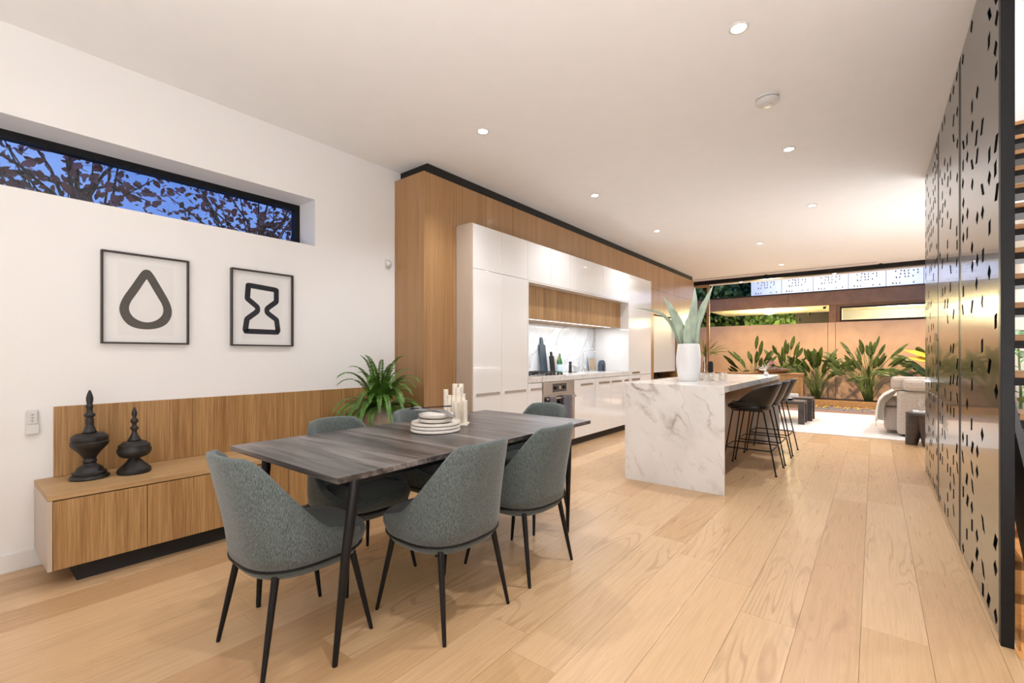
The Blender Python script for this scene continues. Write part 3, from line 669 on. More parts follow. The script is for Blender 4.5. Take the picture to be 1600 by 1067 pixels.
# ================================================================== ISLAND
isl = thing('kitchen_island', 'kitchen island with white marble waterfall end and veined top', 'island', (-1.43, 5.53, 0))
ox, oy = -1.43, 5.53
IX0, IX1, IY0, IY1, IZ = -1.875, -.985, 4.11, 6.98, .918
build('benchtop', B(IX0-ox, IX1-ox, IY0+.026-oy, IY1-.026-oy, IZ-.055, IZ), MARBLE, isl, bevel=.0015)
build('waterfall_panel', B(IX0-ox, IX1-ox, IY0-oy, IY0+.025-oy, 0, IZ), MARBLE, isl, bevel=.0015)
build('waterfall_panel', B(IX0-ox, IX1-ox, IY1-.025-oy, IY1-oy, 0, IZ), MARBLE, isl, bevel=.0015)
build('back_panel', B(-1.335-ox, -1.32-ox, IY0+.026-oy, IY1-.026-oy, .0, IZ-.056), OAKD, isl)
for k in range(5):
    a = IY0+.03+k*.561; build('door', B(IX0+.02-ox, IX0+.04-ox, a+.002-oy, a+.559-oy, .10, IZ-.058), GLOSSW, isl, bevel=.001)
build('carcass', B(IX0+.041-ox, -1.336-ox, IY0+.03-oy, IY1-.03-oy, .0, IZ-.058), TRIMW, isl)

# ================================================================== DINING TABLE
TX0, TX1, TY0, TY1, TZ = -2.40, -1.468, .870, 2.69, .75
dt = thing('dining_table', 'dark stained oak dining table with tapered black legs', 'table', ((TX0+TX1)/2, (TY0+TY1)/2, 0))
tx, ty = dt.location.x, dt.location.y
nb = 6; bw = (TY1-TY0)/nb
for k in range(nb):
    a = TY0+k*bw-ty
    build('board', B(TX0-tx, TX1-tx, a+.0006, a+bw-.0006, TZ-.022, TZ), DTABLE, dt, bevel=.0012)
# bevelled underside frame
pb = MB(); i1, i2 = .006, .05
x0, x1, y0, y1 = TX0-tx, TX1-tx, TY0-ty, TY1-ty
vs_ = [(x0+i1, y0+i1, TZ-.0225), (x1-i1, y0+i1, TZ-.0225), (x1-i1, y1-i1, TZ-.0225), (x0+i1, y1-i1, TZ-.0225), (x0+i2, y0+i2, TZ-.036), (x1-i2, y0+i2, TZ-.036), (x1-i2, y1-i2, TZ-.036), (x0+i2, y1-i2, TZ-.036)]
build('underframe', pb.add(vs_, [(0, 1, 2, 3), (7, 6, 5, 4), (0, 4, 5, 1), (1, 5, 6, 2), (2, 6, 7, 3), (3, 7, 4, 0)]), DTABLE, dt)
for sx in (-1, 1):
    for sy in (-1, 1):
        cx_ = sx*(TX1-TX0)/2; cy_ = sy*(TY1-TY0)/2
        build('leg', MB().tube([(cx_-sx*.09, cy_-sy*.13, TZ-.036), (cx_-sx*.112, cy_-sy*.10, .40), (cx_-sx*.135, cy_-sy*.072, .02), (cx_-sx*.136, cy_-sy*.071, 0)], [.021, .0175, .011, .010], 14), BLACKM, dt, smooth='auto')
build('apron', MB().box(-.34, .34, -.80, -.77, TZ-.075, TZ-.037).box(-.34, .34, .77, .80, TZ-.075, TZ-.037).box(-.34, -.31, -.77, .77, TZ-.075, TZ-.037).box(.31, .34, -.77, .77, TZ-.075, TZ-.037), BLACKM, dt)

# ================================================================== CHAIRS
def make_chair(label, loc, rz):
    t = thing('dining_chair', label, 'chair', loc, rz, 'grey-green upholstered dining chairs')
    SH, ZR = .455, .385
    # plan outline of the shell: th=0 at the back centre, +-pi at the front centre
    def outl(th, hw=.245, yb=-.235, yf=.255, e=2.7):
        sx = math.sin(th); cy = -math.cos(th)
        q = (abs(sx)**e+abs(cy)**e)**(-1/e)
        yy = cy*q; return sx*q*hw, (yy*(-yb) if yy < 0 else yy*yf)
    def top(th):
        a = abs(th)
        def sm(t): t = max(0, min(1, t)); return t*t*(3-2*t)
        if a < .70: return .812-.008*(a/.7)**2
        if a < .93: return .804-.052*((a-.70)/.23)**1.7
        if a < 1.75: return .752-.262*(1-(1-(a-.93)/.82)**1.45)
        return .490-.030*sm((a-1.75)/.5)
    TH = 2.25
    n = 56
    def shell(off, z_frac, th):
        bx_, by = outl(th)
        zt = top(th); z = ZR+(zt-ZR)*z_frac
        h = max(0, (z-.44)/.37)
        # back leans out and narrows upward
        lean = .085*h**1.15
        nx = math.sin(th); ny = -math.cos(th)
        x = bx_*(1-.15*h) ; y = by-lean*max(0, math.cos(th))**.5 if math.cos(th) > 0 else by
        # lower tuck
        tk = max(0, (.45-z)/.07); s = 1-.035*tk*tk
        x *= s; y *= s
        return Vector((x-nx*off, y-ny*off, z))
    ths = [-TH+2*TH*i/n for i in range(n+1)]
    outer = [[shell(0, v_, th) for th in ths] for v_ in (0, .12, .25, .4, .55, .7, .85, .95)]
    lip = [[shell(.004, .992, th) for th in ths], [shell(.018, 1.005, th) for th in ths], [shell(.032, .985, th) for th in ths]]
    inner = [[shell(.036, v_, th) for th in ths] for v_ in (.93, .8, .62, .42, .25, .12, 0)]
    rows = outer+lip+inner
    m = MB().grid(rows, False)
    nn = n+1; k = len(rows)
    m.f.append(tuple(i*nn for i in range(k))); m.f.append(tuple(i*nn+n for i in range(k))[::-1])
    m.f += [((k-1)*nn+j, j, j+1, (k-1)*nn+j+1) for j in range(n)]
    build('backrest_shell', m, CHAIRF, t, smooth=True)
    # welt seam along the top edge
    # seat cushion
    def ring(s, z, cyo=0.0):
        r = []
        for i in range(48):
            th = -math.pi+2*math.pi*i/48
            x, y = outl(th, hw=.240 if math.cos(th) < 0 else .205, yb=-.195, yf=.262, e=3.0); r.append((x*s, y*s+cyo, z))
        return r
    c = MB().grid([ring(.90, ZR), ring(.965, ZR+.008), ring(1.0, ZR+.035), ring(1.0, SH-.028), ring(.975, SH-.008), ring(.92, SH+.004), ring(.6, SH+.012), ring(.2, SH+.014)], True)
    c.f.append(tuple(range(48))[::-1]); o = 7*48; c.f.append(tuple(range(o, o+48)))
    build('seat', c, CHAIRF, t, smooth=True)
    def rr(s, z):
        r = []
        for i in range(48):
            th = -math.pi+2*math.pi*i/48; x, y = outl(th); r.append((x*s, y*s, z))
        return r
    e = MB().grid([rr(.94, ZR-.011), rr(.985, ZR-.009), rr(.985, ZR-.001), rr(.94, ZR)], True); e.f += [tuple(range(48))[::-1], tuple(range(144, 192))]
    build('rim', e, BLACKM, t)
    u = MB().grid([rr(.45, ZR-.066), rr(.72, ZR-.060), rr(.88, ZR-.042), rr(.955, ZR-.012)], True); u.f += [tuple(range(48))[::-1], tuple(range(144, 192))]
    build('seat_base', u, CHAIRF, t, smooth=True)
    for sx in (-1, 1):
        for sy, fy, fx in ((-1, -.222, .205), (1, .225, .212)):
            p0 = Vector((sx*.165, sy*.155, ZR-.014)); p1 = Vector((sx*fx, fy, .0))
            build('leg', MB().tube([p0, p0.lerp(p1, .5), p0.lerp(p1, .97), p1], [.0145, .012, .0085, .0075], 12), BLACKM, t, smooth='auto')
    build('cross_brace', MB().tube([(-.168, -.158, ZR-.045), (0, 0, ZR-.066), (.172, .162, ZR-.045)], .009, 6).tube([(.168, -.158, ZR-.045), (0, 0, ZR-.066), (-.172, .162, ZR-.045)], .009, 6), BLACKM, t)
    return t
ch = make_chair('grey-green dining chair at the near end of the table, its back to the camera', (-1.915, .945, 0), 0)
for lab, loc, rz in (('grey-green dining chair on the near long side of the table, closest to the camera', (-1.585, 1.485, 0), R(90)),
                     ('grey-green dining chair on the near long side of the table, toward the island', (-1.590, 2.075, 0), R(90)),
                     ('grey-green dining chair on the sideboard side of the table, nearer the ornaments', (-2.235, 1.455, 0), R(-90)),
                     ('grey-green dining chair on the sideboard side of the table, in front of the fern', (-2.235, 2.035, 0), R(-90)),
                     ('grey-green dining chair at the far end of the table, facing the camera', (-1.96, 2.66, 0), R(180))):
    copy_tree(ch, loc, rz, lab)

# ================================================================== TABLE ITEMS
PC = (-1.965, 1.775)
def plate(r, h): return MB().lathe([(0, 0), (r*.93, 0), (r, .004), (r, h-.003), (r*.985, h), (r*.955, h-.002), (r*.93, h-.007), (0, h-.008)], 44)
z = TZ
for i, lab in enumerate(('cream stoneware dinner plate at the bottom of the stack', 'cream stoneware dinner plate in the middle of the stack', 'cream stoneware dinner plate on top of the two others')):
    tag(build('dinner_plate', plate(.140-.001*i, .018), STONEW, smooth='auto', loc=(PC[0]+.001*i, PC[1], z)), lab, 'plate', 'dinner plates stacked on the table'); z += .0185
for i, lab in enumerate(('shallow cream bowl, lower of the pair on the plates', 'shallow cream bowl, upper of the pair under the napkin')):
    rb = .100-.002*i
    tag(build('shallow_bowl', MB().lathe([(0, 0), (rb*.72, 0), (rb*.92, .007), (rb, .020), (rb*1.0, .024), (rb*.96, .024), (rb*.90, .012), (rb*.6, .006), (0, .005)], 40), STONEW, smooth='auto', loc=(PC[0]+.002, PC[1], z-.006 if i == 0 else z)), lab, 'bowl', 'shallow bowls on the plate stack'); z += .018
# napkin draped across
rows = []
for i in range(15):
    u = i/14; r = []
    for j in range(9):
        q = j/8-.5
        x = (u-.5)*.235; y = q*.115*(1-.35*math.sin(u*3.1))
        zz = .012+.018*math.exp(-((u-.10)/.16)**2)+.008*math.sin(u*9+q*6)-.030*max(0, u-.80)/.2*1.0
        r.append((x, y+.012*math.sin(u*5), zz))
    rows.append(r)
nk = tag(build('napkin', MB().grid(rows), NAPKIN, smooth=True, solid=.002, fixn=False, subd=1, loc=(PC[0]+.012, PC[1]-.028, z+.012)), 'crumpled taupe linen napkin laid across the stacked bowls', 'napkin'); nk.rotation_euler = (0, 0, R(38))
sp = thing('serving_spoon', 'dark metal spoon lying on the napkin over the bowls', 'spoon', (PC[0]-.01, PC[1]-.05, z+.038), R(40))
build('bowl', MB().blob((-.07, 0, 0), (.032, .021, .006), 14, 6), BLACKM, sp, smooth=True)
build('handle', MB().tube([(-.042, 0, .001), (.02, .0, .008), (.12, 0, .013), (.135, 0, .013)], [.003, .0025, .004, .003], 8), BLACKM, sp, smooth='auto')
# alabaster column cluster
cl = thing('column_candle_holder', 'cluster of pale stone cylinders of different heights standing on one base', 'candle holder', (-2.045, 2.01, TZ), R(38))
build('base', B(-.078, .082, -.058, .058, 0, .008), ONYX, cl, bevel=.001)
cols = [(-.062, .030, .215, .0155), (-.030, .038, .170, .0145), (-.006, .040, .250, .0175), (.032, .040, .250, .0165), (-.036, .000, .182, .0145), (-.008, .002, .180, .0145), (.022, .000, .228, .0175), (.050, .012, .190, .0135), (.012, -.036, .142, .0150), (.066, -.030, .152, .0140), (-.058, -.004, .165, .0130)]
for a, b_, h, r in cols: build('column', MB().lathe([(0, .008), (r, .008), (r, h-.001), (r-.001, h), (r*.6, h), (r*.55, h-.004), (0, h-.004)], 18), ONYX, cl, smooth='auto', loc=(a, b_, 0))

# ================================================================== FERN
fp = thing('potted_fern', 'green fern in a round sandy pot on the end of the sideboard', 'fern', (-3.43, 2.44, .482))
build('pot', MB().lathe([(0, 0), (.070, 0), (.10, .02), (.135, .075), (.142, .125), (.128, .180), (.098, .215), (.082, .228), (.086, .243), (.092, .250), (.082, .250), (.072, .235), (.07, .20), (0, .19)], 32), POTM, fp, smooth='auto')
build('soil', MB().lathe([(0, .21), (.071, .212), (.071, .216), (0, .222)], 16), SOIL, fp)
rf = random.Random(11)
for k in range(130):
    az = rf.random()*2*math.pi; ln = rf.uniform(.42, .64); el = rf.uniform(.20, 1.5)
    # keep clear of the wall behind and the cabinet to the right
    dx, dy = math.cos(az), math.sin(az)
    if dx < -.15: ln *= .42
    if dy > .25: ln *= .80
    p = Vector((dx*.03, dy*.03, .21)); dirv = Vector((dx*math.cos(el), dy*math.cos(el), math.sin(el))); pts = [p.copy()]
    nseg = 26
    for i in range(nseg):
        dirv = (dirv+Vector((0, 0, -.085*(.3+1.7*i/nseg)))*(1)).normalized(); p = p+dirv*ln/nseg
        if p.x < -.245: p.x = -.245
        if p.y > .34: p.y = .34
        if p.z < .04: p.z = .04
        pts.append(p.copy())
    m = MB().tube(pts, [.0022]*(nseg)+[.0008], 3)
    for i in range(2, nseg+1):
        u = i/nseg; d_ = (pts[i]-pts[i-1]).normalized(); sd = d_.cross(Vector((0, 0, 1)))
        if sd.length < .1: continue
        sd.normalize(); up = sd.cross(d_)
        wl = .041*math.sin(math.pi*min(1, u*.93+.05))**.6*(1-.45*u)+.004
        for s_ in (-1, 1):
            for h_ in (0, .5):
                c0 = pts[i-1].lerp(pts[i], h_) if h_ else pts[i]
                tip = c0+sd*s_*wl+d_*wl*.22-Vector((0, 0, wl*rf.uniform(.0, .35)))
                md = c0.lerp(tip, .45)
                if tip.x < -.25: continue
                tip.z = max(tip.z, .012)
                m.add([c0, md+d_*.0068, tip, md-d_*.0068], [(0, 1, 2, 3)])
    build('frond', m, FERN, fp, fixn=False)

# ================================================================== BLADE HELPERS (agave, strelitzia, palms)
def blade(path, wid, cup=.25, th=.004, n=5, upv=Vector((0, 0, 1)), facing=None):
    path = [Vector(p) for p in path]; k = len(path); top = []; bot = []
    for i, p in enumerate(path):
        d_ = (path[min(i+1, k-1)]-path[max(0, i-1)]).normalized()
        f = facing if facing else Vector((0, -1, 0))
        sd = d_.cross(f)
        if sd.length < .05: sd = d_.cross(Vector((1, 0, 0)))
        sd.normalize(); nr = sd.cross(d_).normalized()
        r1 = []; r2 = []
        for j in range(n):
            q = 2*j/(n-1)-1; w_ = wid[i]
            c0 = p+sd*q*w_+nr*(cup*w_*q*q)
            e = th*(1-abs(q)**2*.8)*(min(1, w_/.02+.1))
            r1.append(c0+nr*e); r2.append(c0-nr*e)
        top.append(r1); bot.append(r2)
    m = MB(); rows = [a+b[::-1] for a, b in zip(top, bot)]
    m.grid(rows, True); nn = 2*n
    m.f += [tuple(range(nn))[::-1], tuple((k-1)*nn+j for j in range(nn))]
    return m
CAMV = Vector((-.6211, .7837, 0)); CAMR = Vector((.7837, .6211, 0))
# white vase with agave leaves on the island
vz = thing('white_vase', 'tall matt white ribbed vase standing on the island', 'vase', (-1.475, 4.74, IZ))
build('body', MB().lathe([(0, 0), (.088, 0), (.092, .006), (.108, .08), (.119, .17), (.119, .24), (.110, .32), (.103, .372), (.099, .378), (.095, .372), (.10, .32), (.105, .2), (0, .02)], 26), CERAW, vz, smooth=True)
ag = thing('agave_leaves', 'pale green agave leaves standing in the white vase', 'plant', (-1.475, 4.74, IZ))
def PT(r, z, dpt=0): v_ = CAMR*r+CAMV*dpt; return (v_.x, v_.y, z)
leaves = [([(.035, .30), (.06, .45), (.10, .60), (.16, .75), (.22, .88), (.27, .98)], [.032, .040, .040, .034, .018, .001], .02),
          ([(.00, .30), (.01, .44), (.025, .58), (.045, .72), (.062, .84), (.065, .955)], [.030, .050, .052, .040, .022, .001], -.02),
          ([(-.035, .30), (-.06, .44), (-.10, .56), (-.15, .68), (-.20, .78), (-.245, .85)], [.030, .050, .052, .040, .022, .001], .0),
          ([(-.05, .30), (-.085, .42), (-.13, .52), (-.18, .61), (-.25, .68), (-.34, .715), (-.45, .735), (-.53, .745)], [.026, .026, .022, .018, .015, .011, .007, .001], .03),
          ([(-.02, .30), (-.03, .40), (-.03, .50), (-.02, .60), (-.01, .66)], [.032, .044, .040, .026, .001], -.045),
          ([(.055, .30), (.075, .42), (.09, .52), (.11, .62)], [.020, .022, .016, .001], -.03)]
for pts_, wd, dp in leaves:
    build('leaf', blade([PT(a, b_, dp+.03*i/len(pts_)) for i, (a, b_) in enumerate(pts_)], wd, cup=.35, th=.005, facing=-CAMV), AGAVE, ag, smooth=True)
def tumbler(label, loc, r, h, grp, mat=GLASSG, ribs=False):
    t = tag(build('glass_tumbler', MB().lathe([(0, 0), (r*.9, 0), (r, .004), (r*1.02, h), (r*.96, h), (r*.93, .014), (0, .012)], 28), mat, smooth='auto', loc=loc), label, 'glass', grp)
tumbler('tall ribbed glass vase behind the tumblers on the island', (-1.47, 5.10, IZ), .056, .245, None, GLASS)
tumbler('small smoky glass tumbler nearest the white vase', (-1.375, 4.83, IZ), .038, .090, 'smoky tumblers on the island')
tumbler('small smoky glass tumbler, middle of the three', (-1.30, 4.89, IZ), .040, .090, 'smoky tumblers on the island')
tumbler('small smoky glass tumbler, rightmost of the three', (-1.20, 4.94, IZ), .040, .092, 'smoky tumblers on the island')
tag(build('black_canister', MB().lathe([(0, 0), (.035, 0), (.036, .15), (.03, .16), (.03, .175), (0, .178)], 20), BLACKM, smooth='auto', loc=(-1.79, 6.72, IZ)), 'black canister at the far end of the island behind the white vase', 'canister')
# protea posy
pr = thing('protea_posy', 'small pink protea posy with cream twigs at the far end of the island', 'flowers', (-1.10, 6.70, IZ))
build('vase', MB().lathe([(0, 0), (.022, 0), (.028, .02), (.026, .04), (.016, .055), (.014, .055), (0, .02)], 18), CERAW, pr, smooth=True)
rp_ = random.Random(5)
for cx_, cz_, rr_ in ((.075, .165, .055), (.03, .14, .040)):
    m = MB()
    for i in range(26):
        a = i*2.4; e_ = .25+.95*(i/26); d_ = Vector((math.cos(a)*math.cos(e_), math.sin(a)*math.cos(e_), math.sin(e_)))
        c0 = Vector((cx_, 0, cz_-.02)); m.add([c0, c0+d_*rr_*.6+Vector((-d_.y, d_.x, 0))*.008, c0+d_*rr_*1.2, c0+d_*rr_*.6-Vector((-d_.y, d_.x, 0))*.008], [(0, 1, 2, 3)])
    build('flower', m, PINK, pr, fixn=False)
    build('stem', MB().tube([(cx_*.1, 0, .03), (cx_, 0, cz_-.01)], .003, 5), STEMM, pr)
m = MB()
for i in range(14):
    a = rp_.uniform(0, 6.28); d_ = Vector((math.cos(a)*.8-.5, math.sin(a)*.7, rp_.uniform(.2, 1))).normalized(); m.tube([(0, 0, .06), Vector((0, 0, .06))+d_*rp_.uniform(.07, .12)], [.004, .003], 5)
build('twigs', m, CREAMP, pr)

# ================================================================== STOOLS
def make_stool(label, loc, rz):
    t = thing('bar_stool', label, 'stool', loc, rz, 'black bucket bar stools at the island')
    # faces +Y locally
    def sh(th, v_, off=0):
        a = abs(th); c_ = math.cos(th)
        hb = .90-.035*(a/1.2)**2 if a < 1.2 else .865-.205*min(1, (a-1.2)/1.05)**1.1
        hb = max(hb, .655)
        z0_ = .632; zz = z0_+(hb-z0_)*v_
        k = (max(0, v_))**.75
        hw = .155+.100*k; yb = .14+.125*k; yf = .235
        e = 2.4; sx = math.sin(th); cy = -c_
        q = (abs(sx)**e+abs(cy)**e)**(-1/e); x = sx*q*hw; y = cy*q*(yb if cy < 0 else yf)
        n_ = Vector((sx, cy, 0)); return Vector((x, y, zz))-n_*off
    TH = 2.45; n = 44; ths = [-TH+2*TH*i/n for i in range(n+1)]
    rows = [[sh(th, v_) for th in ths] for v_ in (0, .06, .15, .3, .5, .7, .9, .98)]+[[sh(th, 1.01, .009) for th in ths]]+[[sh(th, v_, .018) for th in ths] for v_ in (.96, .75, .5, .3, .14, .08)]
    m = MB().grid(rows); nn = n+1; k = len(rows)
    m.f.append(tuple(i*nn for i in range(k))); m.f.append(tuple(i*nn+n for i in range(k))[::-1]); m.f += [((k-1)*nn+j, j, j+1, (k-1)*nn+j+1) for j in range(n)]
    build('bucket_shell', m, LEATHER, t, smooth=True)
    def rg(s, z):
        r = []
        for i in range(36):
            th = -math.pi+2*math.pi*i/36; e = 2.6; sx = math.sin(th); cy = -math.cos(th); q = (abs(sx)**e+abs(cy)**e)**(-1/e); r.append((sx*q*.185*s, cy*q*(.165 if cy < 0 else .235)*s, z))
        return r
    c = MB().grid([rg(.75, .622), rg(.92, .626), rg(1.0, .640), rg(1.0, .660), rg(.93, .674), rg(.5, .678)], True); c.f += [tuple(range(36))[::-1], tuple(range(180, 216))]
    build('seat', c, LEATHER, t, smooth=True)
    tops = {}
    for sx in (-1, 1):
        # side loop joining the two legs of a side
        f0 = Vector((sx*.225, .245, 0)); b0 = Vector((sx*.225, -.245, 0)); f1 = Vector((sx*.165, .155, .618)); b1_ = Vector((sx*.165, -.125, .618))
        for nm_, a, b_ in (('leg', f0, f1), ('leg', b0, b1_)):
            l = build(nm_, MB().tube([a+Vector((0, 0, .006)), b_], .0068, 8), BLACKM, t, smooth='auto')
            build('foot', MB().lathe([(.012, 0), (.012, .010), (.007, .014)], 10, c=tuple(a)), BLACKM, l, smooth='auto')
        build('side_rail', MB().tube([f1, b1_], .0068, 8), BLACKM, t, smooth='auto')
        hl = [Vector((sx*.165, .150, .618)), Vector((sx*.222, .150, .630)), Vector((sx*.236, .148, .690)), Vector((sx*.245, .140, .712)), Vector((sx*.246, .0, .716)), Vector((sx*.248, -.085, .716)), Vector((sx*.245, -.112, .69)), Vector((sx*.222, -.118, .635)), Vector((sx*.165, -.12, .618))]
        build('side_loop', MB().tube(hl, .0060, 8), BLACKM, t, smooth='auto')
    z1, z2 = .235, .235
    def lp(sx, sy, z):  # point on leg
        a = Vector((sx*.225, sy*.245, 0)); b_ = Vector((sx*.165, .155 if sy > 0 else -.125, .618)); return a.lerp(b_, z/.618)
    fr_ = [lp(-1, -1, z1), lp(-1, .8, z1)]; 
    A, Bq, Cq, D_ = lp(-1, -1, z1), lp(-1, 1, z1), lp(1, 1, z1), lp(1, -1, z1)
    ringp = [A, A.lerp(Bq, .85), Bq.lerp(A, .04)+Vector((.01, .01, 0)), Bq.lerp(Cq, .12)+Vector((0, .015, 0)), Bq.lerp(Cq, .88)+Vector((0, .015, 0)), Cq.lerp(D_, .04)+Vector((-.01, .01, 0)), Cq.lerp(D_, .15), D_]
    build('footrest', MB().tube(ringp, .0065, 8), BLACKM, t, smooth='auto')
    build('rear_stretcher', MB().tube([A, D_], .0065, 8), BLACKM, t, smooth='auto')
    return t
st = make_stool('black leather bucket bar stool nearest the camera at the island', (-.99, 5.285, 0), R(90))
copy_tree(st, (-.99, 5.86, 0), R(90), 'black leather bucket bar stool in the middle of the three at the island')
copy_tree(st, (-.99, 6.44, 0), R(90), 'black leather bucket bar stool farthest from the camera at the island')

# ================================================================== PERFORATED SCREEN
def perf_panel(Y0, Y1, Z0, Z1, x, cw, chh, dens, hw, hh, rg, th, holes=None):
    """plate in the YZ plane, cells with parallelogram holes cut right through"""
    ny = max(1, round((Y1-Y0)/cw)); nz_ = max(1, round((Z1-Z0)/chh)); cw = (Y1-Y0)/ny; chh = (Z1-Z0)/nz_
    grid = [[(Y0+i*cw, Z0+j*chh) for j in range(nz_+1)] for i in range(ny+1)]
    v2 = []; f2 = []; hole_loops = []
    idx = {}
    for i in range(ny+1):
        for j in range(nz_+1): idx[i, j] = len(v2); v2.append(grid[i][j])
    for i in range(ny):
        for j in range(nz_):
            c4 = [idx[i, j], idx[i+1, j], idx[i+1, j+1], idx[i, j+1]]
            ok = rg.random() < dens(i/ny, j/nz_) if callable(dens) else rg.random() < dens
            if ok:
                cy_ = Y0+(i+.5)*cw+rg.uniform(-.5, .5)*(cw-2.3*hw); cz_ = Z0+(j+.5)*chh+rg.uniform(-.5, .5)*(chh-2.3*hh)
                kind = rg.random(); sk = rg.choice((-1, 1))
                if kind < .45: q = [(-hw*.55+sk*-hw*.4, -hh), (hw*.55+sk*-hw*.4, -hh*.75), (hw*.55+sk*hw*.4, hh), (-hw*.55+sk*hw*.4, hh*.75)]
                elif kind < .75: q = [(0, -hh), (hw*.8, 0), (0, hh), (-hw*.8, 0)]
                else: q = [(-hw*.5, -hh*.75), (hw*.5, -hh*.95), (hw*.5, hh*.75), (-hw*.5, hh*.95)]
                h4 = []
                for a, b_ in q: h4.append(len(v2)); v2.append((cy_+a, cz_+b_))
                if kind < .75 and kind >= .45:
                    # diamond: connect corners
                    # corner k between hole vertices
                    b0, b1_, b2_, b3 = h4
                    f2 += [(c4[0], c4[1], b0), (c4[1], b1_, b0), (c4[1], c4[2], b1_), (c4[2], b2_, b1_), (c4[2], c4[3], b2_), (c4[3], b3, b2_), (c4[3], c4[0], b3), (c4[0], b0, b3)]
                else:
                    for k_ in range(4): f2.append((c4[k_], c4[(k_+1) % 4], h4[(k_+1) % 4], h4[k_]))
                hole_loops.append(h4)
            else: f2.append(tuple(c4))
    n = len(v2)
    vs = [(x, a, b_) for a, b_ in v2]+[(x+th, a, b_) for a, b_ in v2]
    fs = [f for f in f2]+[tuple(n+i for i in f[::-1]) for f in f2]
    for h in hole_loops:
        for k_ in range(4): a, b_ = h[k_], h[(k_+1) % 4]; fs.append((a, b_, n+b_, n+a))
    for i in range(ny):
        for j in (0, nz_): a, b_ = idx[i, j], idx[i+1, j]; fs.append((a, b_, n+b_, n+a))
    for j in range(nz_):
        for i in (0, ny): a, b_ = idx[i, j], idx[i, j+1]; fs.append((a, b_, n+b_, n+a))
    return MB().add(vs, fs)
sc = thing('perforated_screen', 'floor-to-ceiling glossy black steel screen cut with slanted slots beside the stairs', 'screen', (.42, 4.48, 0))
rg_ = random.Random(21)
cl_ = random.Random(4)
def dens(u, v_): return .40+.16*math.sin(v_*23+u*4)+.10*math.sin(v_*9+1)
for a, b_ in ((2.725, 3.800), (3.890, 4.985), (5.075, 6.25)):
    build('panel', perf_panel(a-4.48, b_-4.48, .012, CZ-.012, -.014, .150, .104, dens, .053, .037, rg_, .005), SCREENM, sc)
build('backing', B(.012, .016, 2.727-4.48, 6.25-4.48, .012, CZ-.012), BLACKM, sc, label='dark backing sheet behind the slots')
build('end_post', B(-.018, .022, 2.685-4.48, 2.725-4.48, 0, CZ-.002), BLACKM, sc, bevel=.002)
for a, b_ in ((3.800, 3.890), (4.985, 5.075), (6.25, 6.275)): build('post', B(-.012, .022, a-4.48, b_-4.48, 0, CZ-.002), BLACKM, sc)
build('floor_rail', B(-.009, .02, 2.73-4.48, 6.25-4.48, 0, .012), BLACKM, sc); build('ceiling_rail', B(-.009, .02, 2.73-4.48, 6.25-4.48, CZ-.012, CZ-.002), BLACKM, sc)

# ================================================================== STAIRS
sw = thing('staircase', 'open-riser staircase with oak treads on black steel rising behind the screen', 'staircase', (1.0, 2.6, 0))
for n_ in range(-3, 13):
    zt = .8965+.199*n_; yf = 3.29+.229*n_
    if zt < .2 or zt > 3.4: continue
    build('tread', B(.555-1.0, 1.50-1.0, yf-2.6, yf+.27-2.6, zt-.034, zt), STAIRW, sw, bevel=.003)
    build('tread_plate', B(.56-1.0, 1.49-1.0, yf+.012-2.6, yf+.255-2.6, zt-.075, zt-.035), BLACKM, sw)
def string_poly(y0, y1): 
    f_ = lambda y: .8965+.199/.229*(y-3.29)
    return [(y0-2.6, max(0, f_(y0)-.42)), (y1-2.6, f_(y1)-.42), (y1-2.6, f_(y1)+.01), (y0-2.6, f_(y0)+.01)]
for xx in (.525, 1.505):
    y0_ = 2.745; f_ = lambda y: .8965+.199/.229*(y-3.29)
    poly = [(2.70-2.6, 0), (2.74-2.6, 0), (6.1-2.6, f_(6.1)-.42), (6.1-2.6, f_(6.1)+.01), (2.70-2.6, f_(2.70)+.01)]
    build('stringer', MB().prism(poly, xx-1.0, xx+.025-1.0, 'x'), CONC, sw)
bs = thing('basement_stairs', 'solid oak steps going down below the floor under the open staircase', 'staircase', (1.0, 5.6, -1.7))
for n_ in range(-4, 5):
    zt = -.804+.18*n_; yf = 4.675+.207*n_
    if zt > -.03: continue
    build('step', MB().box(.445-1.0, 1.545-1.0, yf-5.6, min(yf+.207, 5.65)-5.6, -1.69+1.7, zt+1.7), STAIRW, bs, bevel=.003)
build('landing_edge', B(.445-1.0, 1.545-1.0, 5.60-5.6, 5.648-5.6, -1.69+1.7, -.022+1.7), STAIRW, bs)
tag(build('glass_balustrade', B(.446, .456, 2.61, 3.6, -.30, .38), PANE), 'low clear glass pane beside the end post of the black screen', 'balustrade')
lb = thing('stairwell_light', 'small wall light in the basement stairwell', 'light', (1.5, 3.4, -.45))
build('lens', MB().lathe([(.04, 0), (.04, .02), (0, .03)], 16).xf(Matrix.Rotation(R(-90), 4, 'Y')), LAMPE, lb, smooth='auto')
pl = bpy.data.lights.new('p', 'POINT'); pl.energy = 45; pl.color = (1, .74, .45); pl.shadow_soft_size = .05; po_ = bpy.data.objects.new('lamp', pl); C.objects.link(po_); po_.parent = lb; po_.location = (-.10, 0, 0)

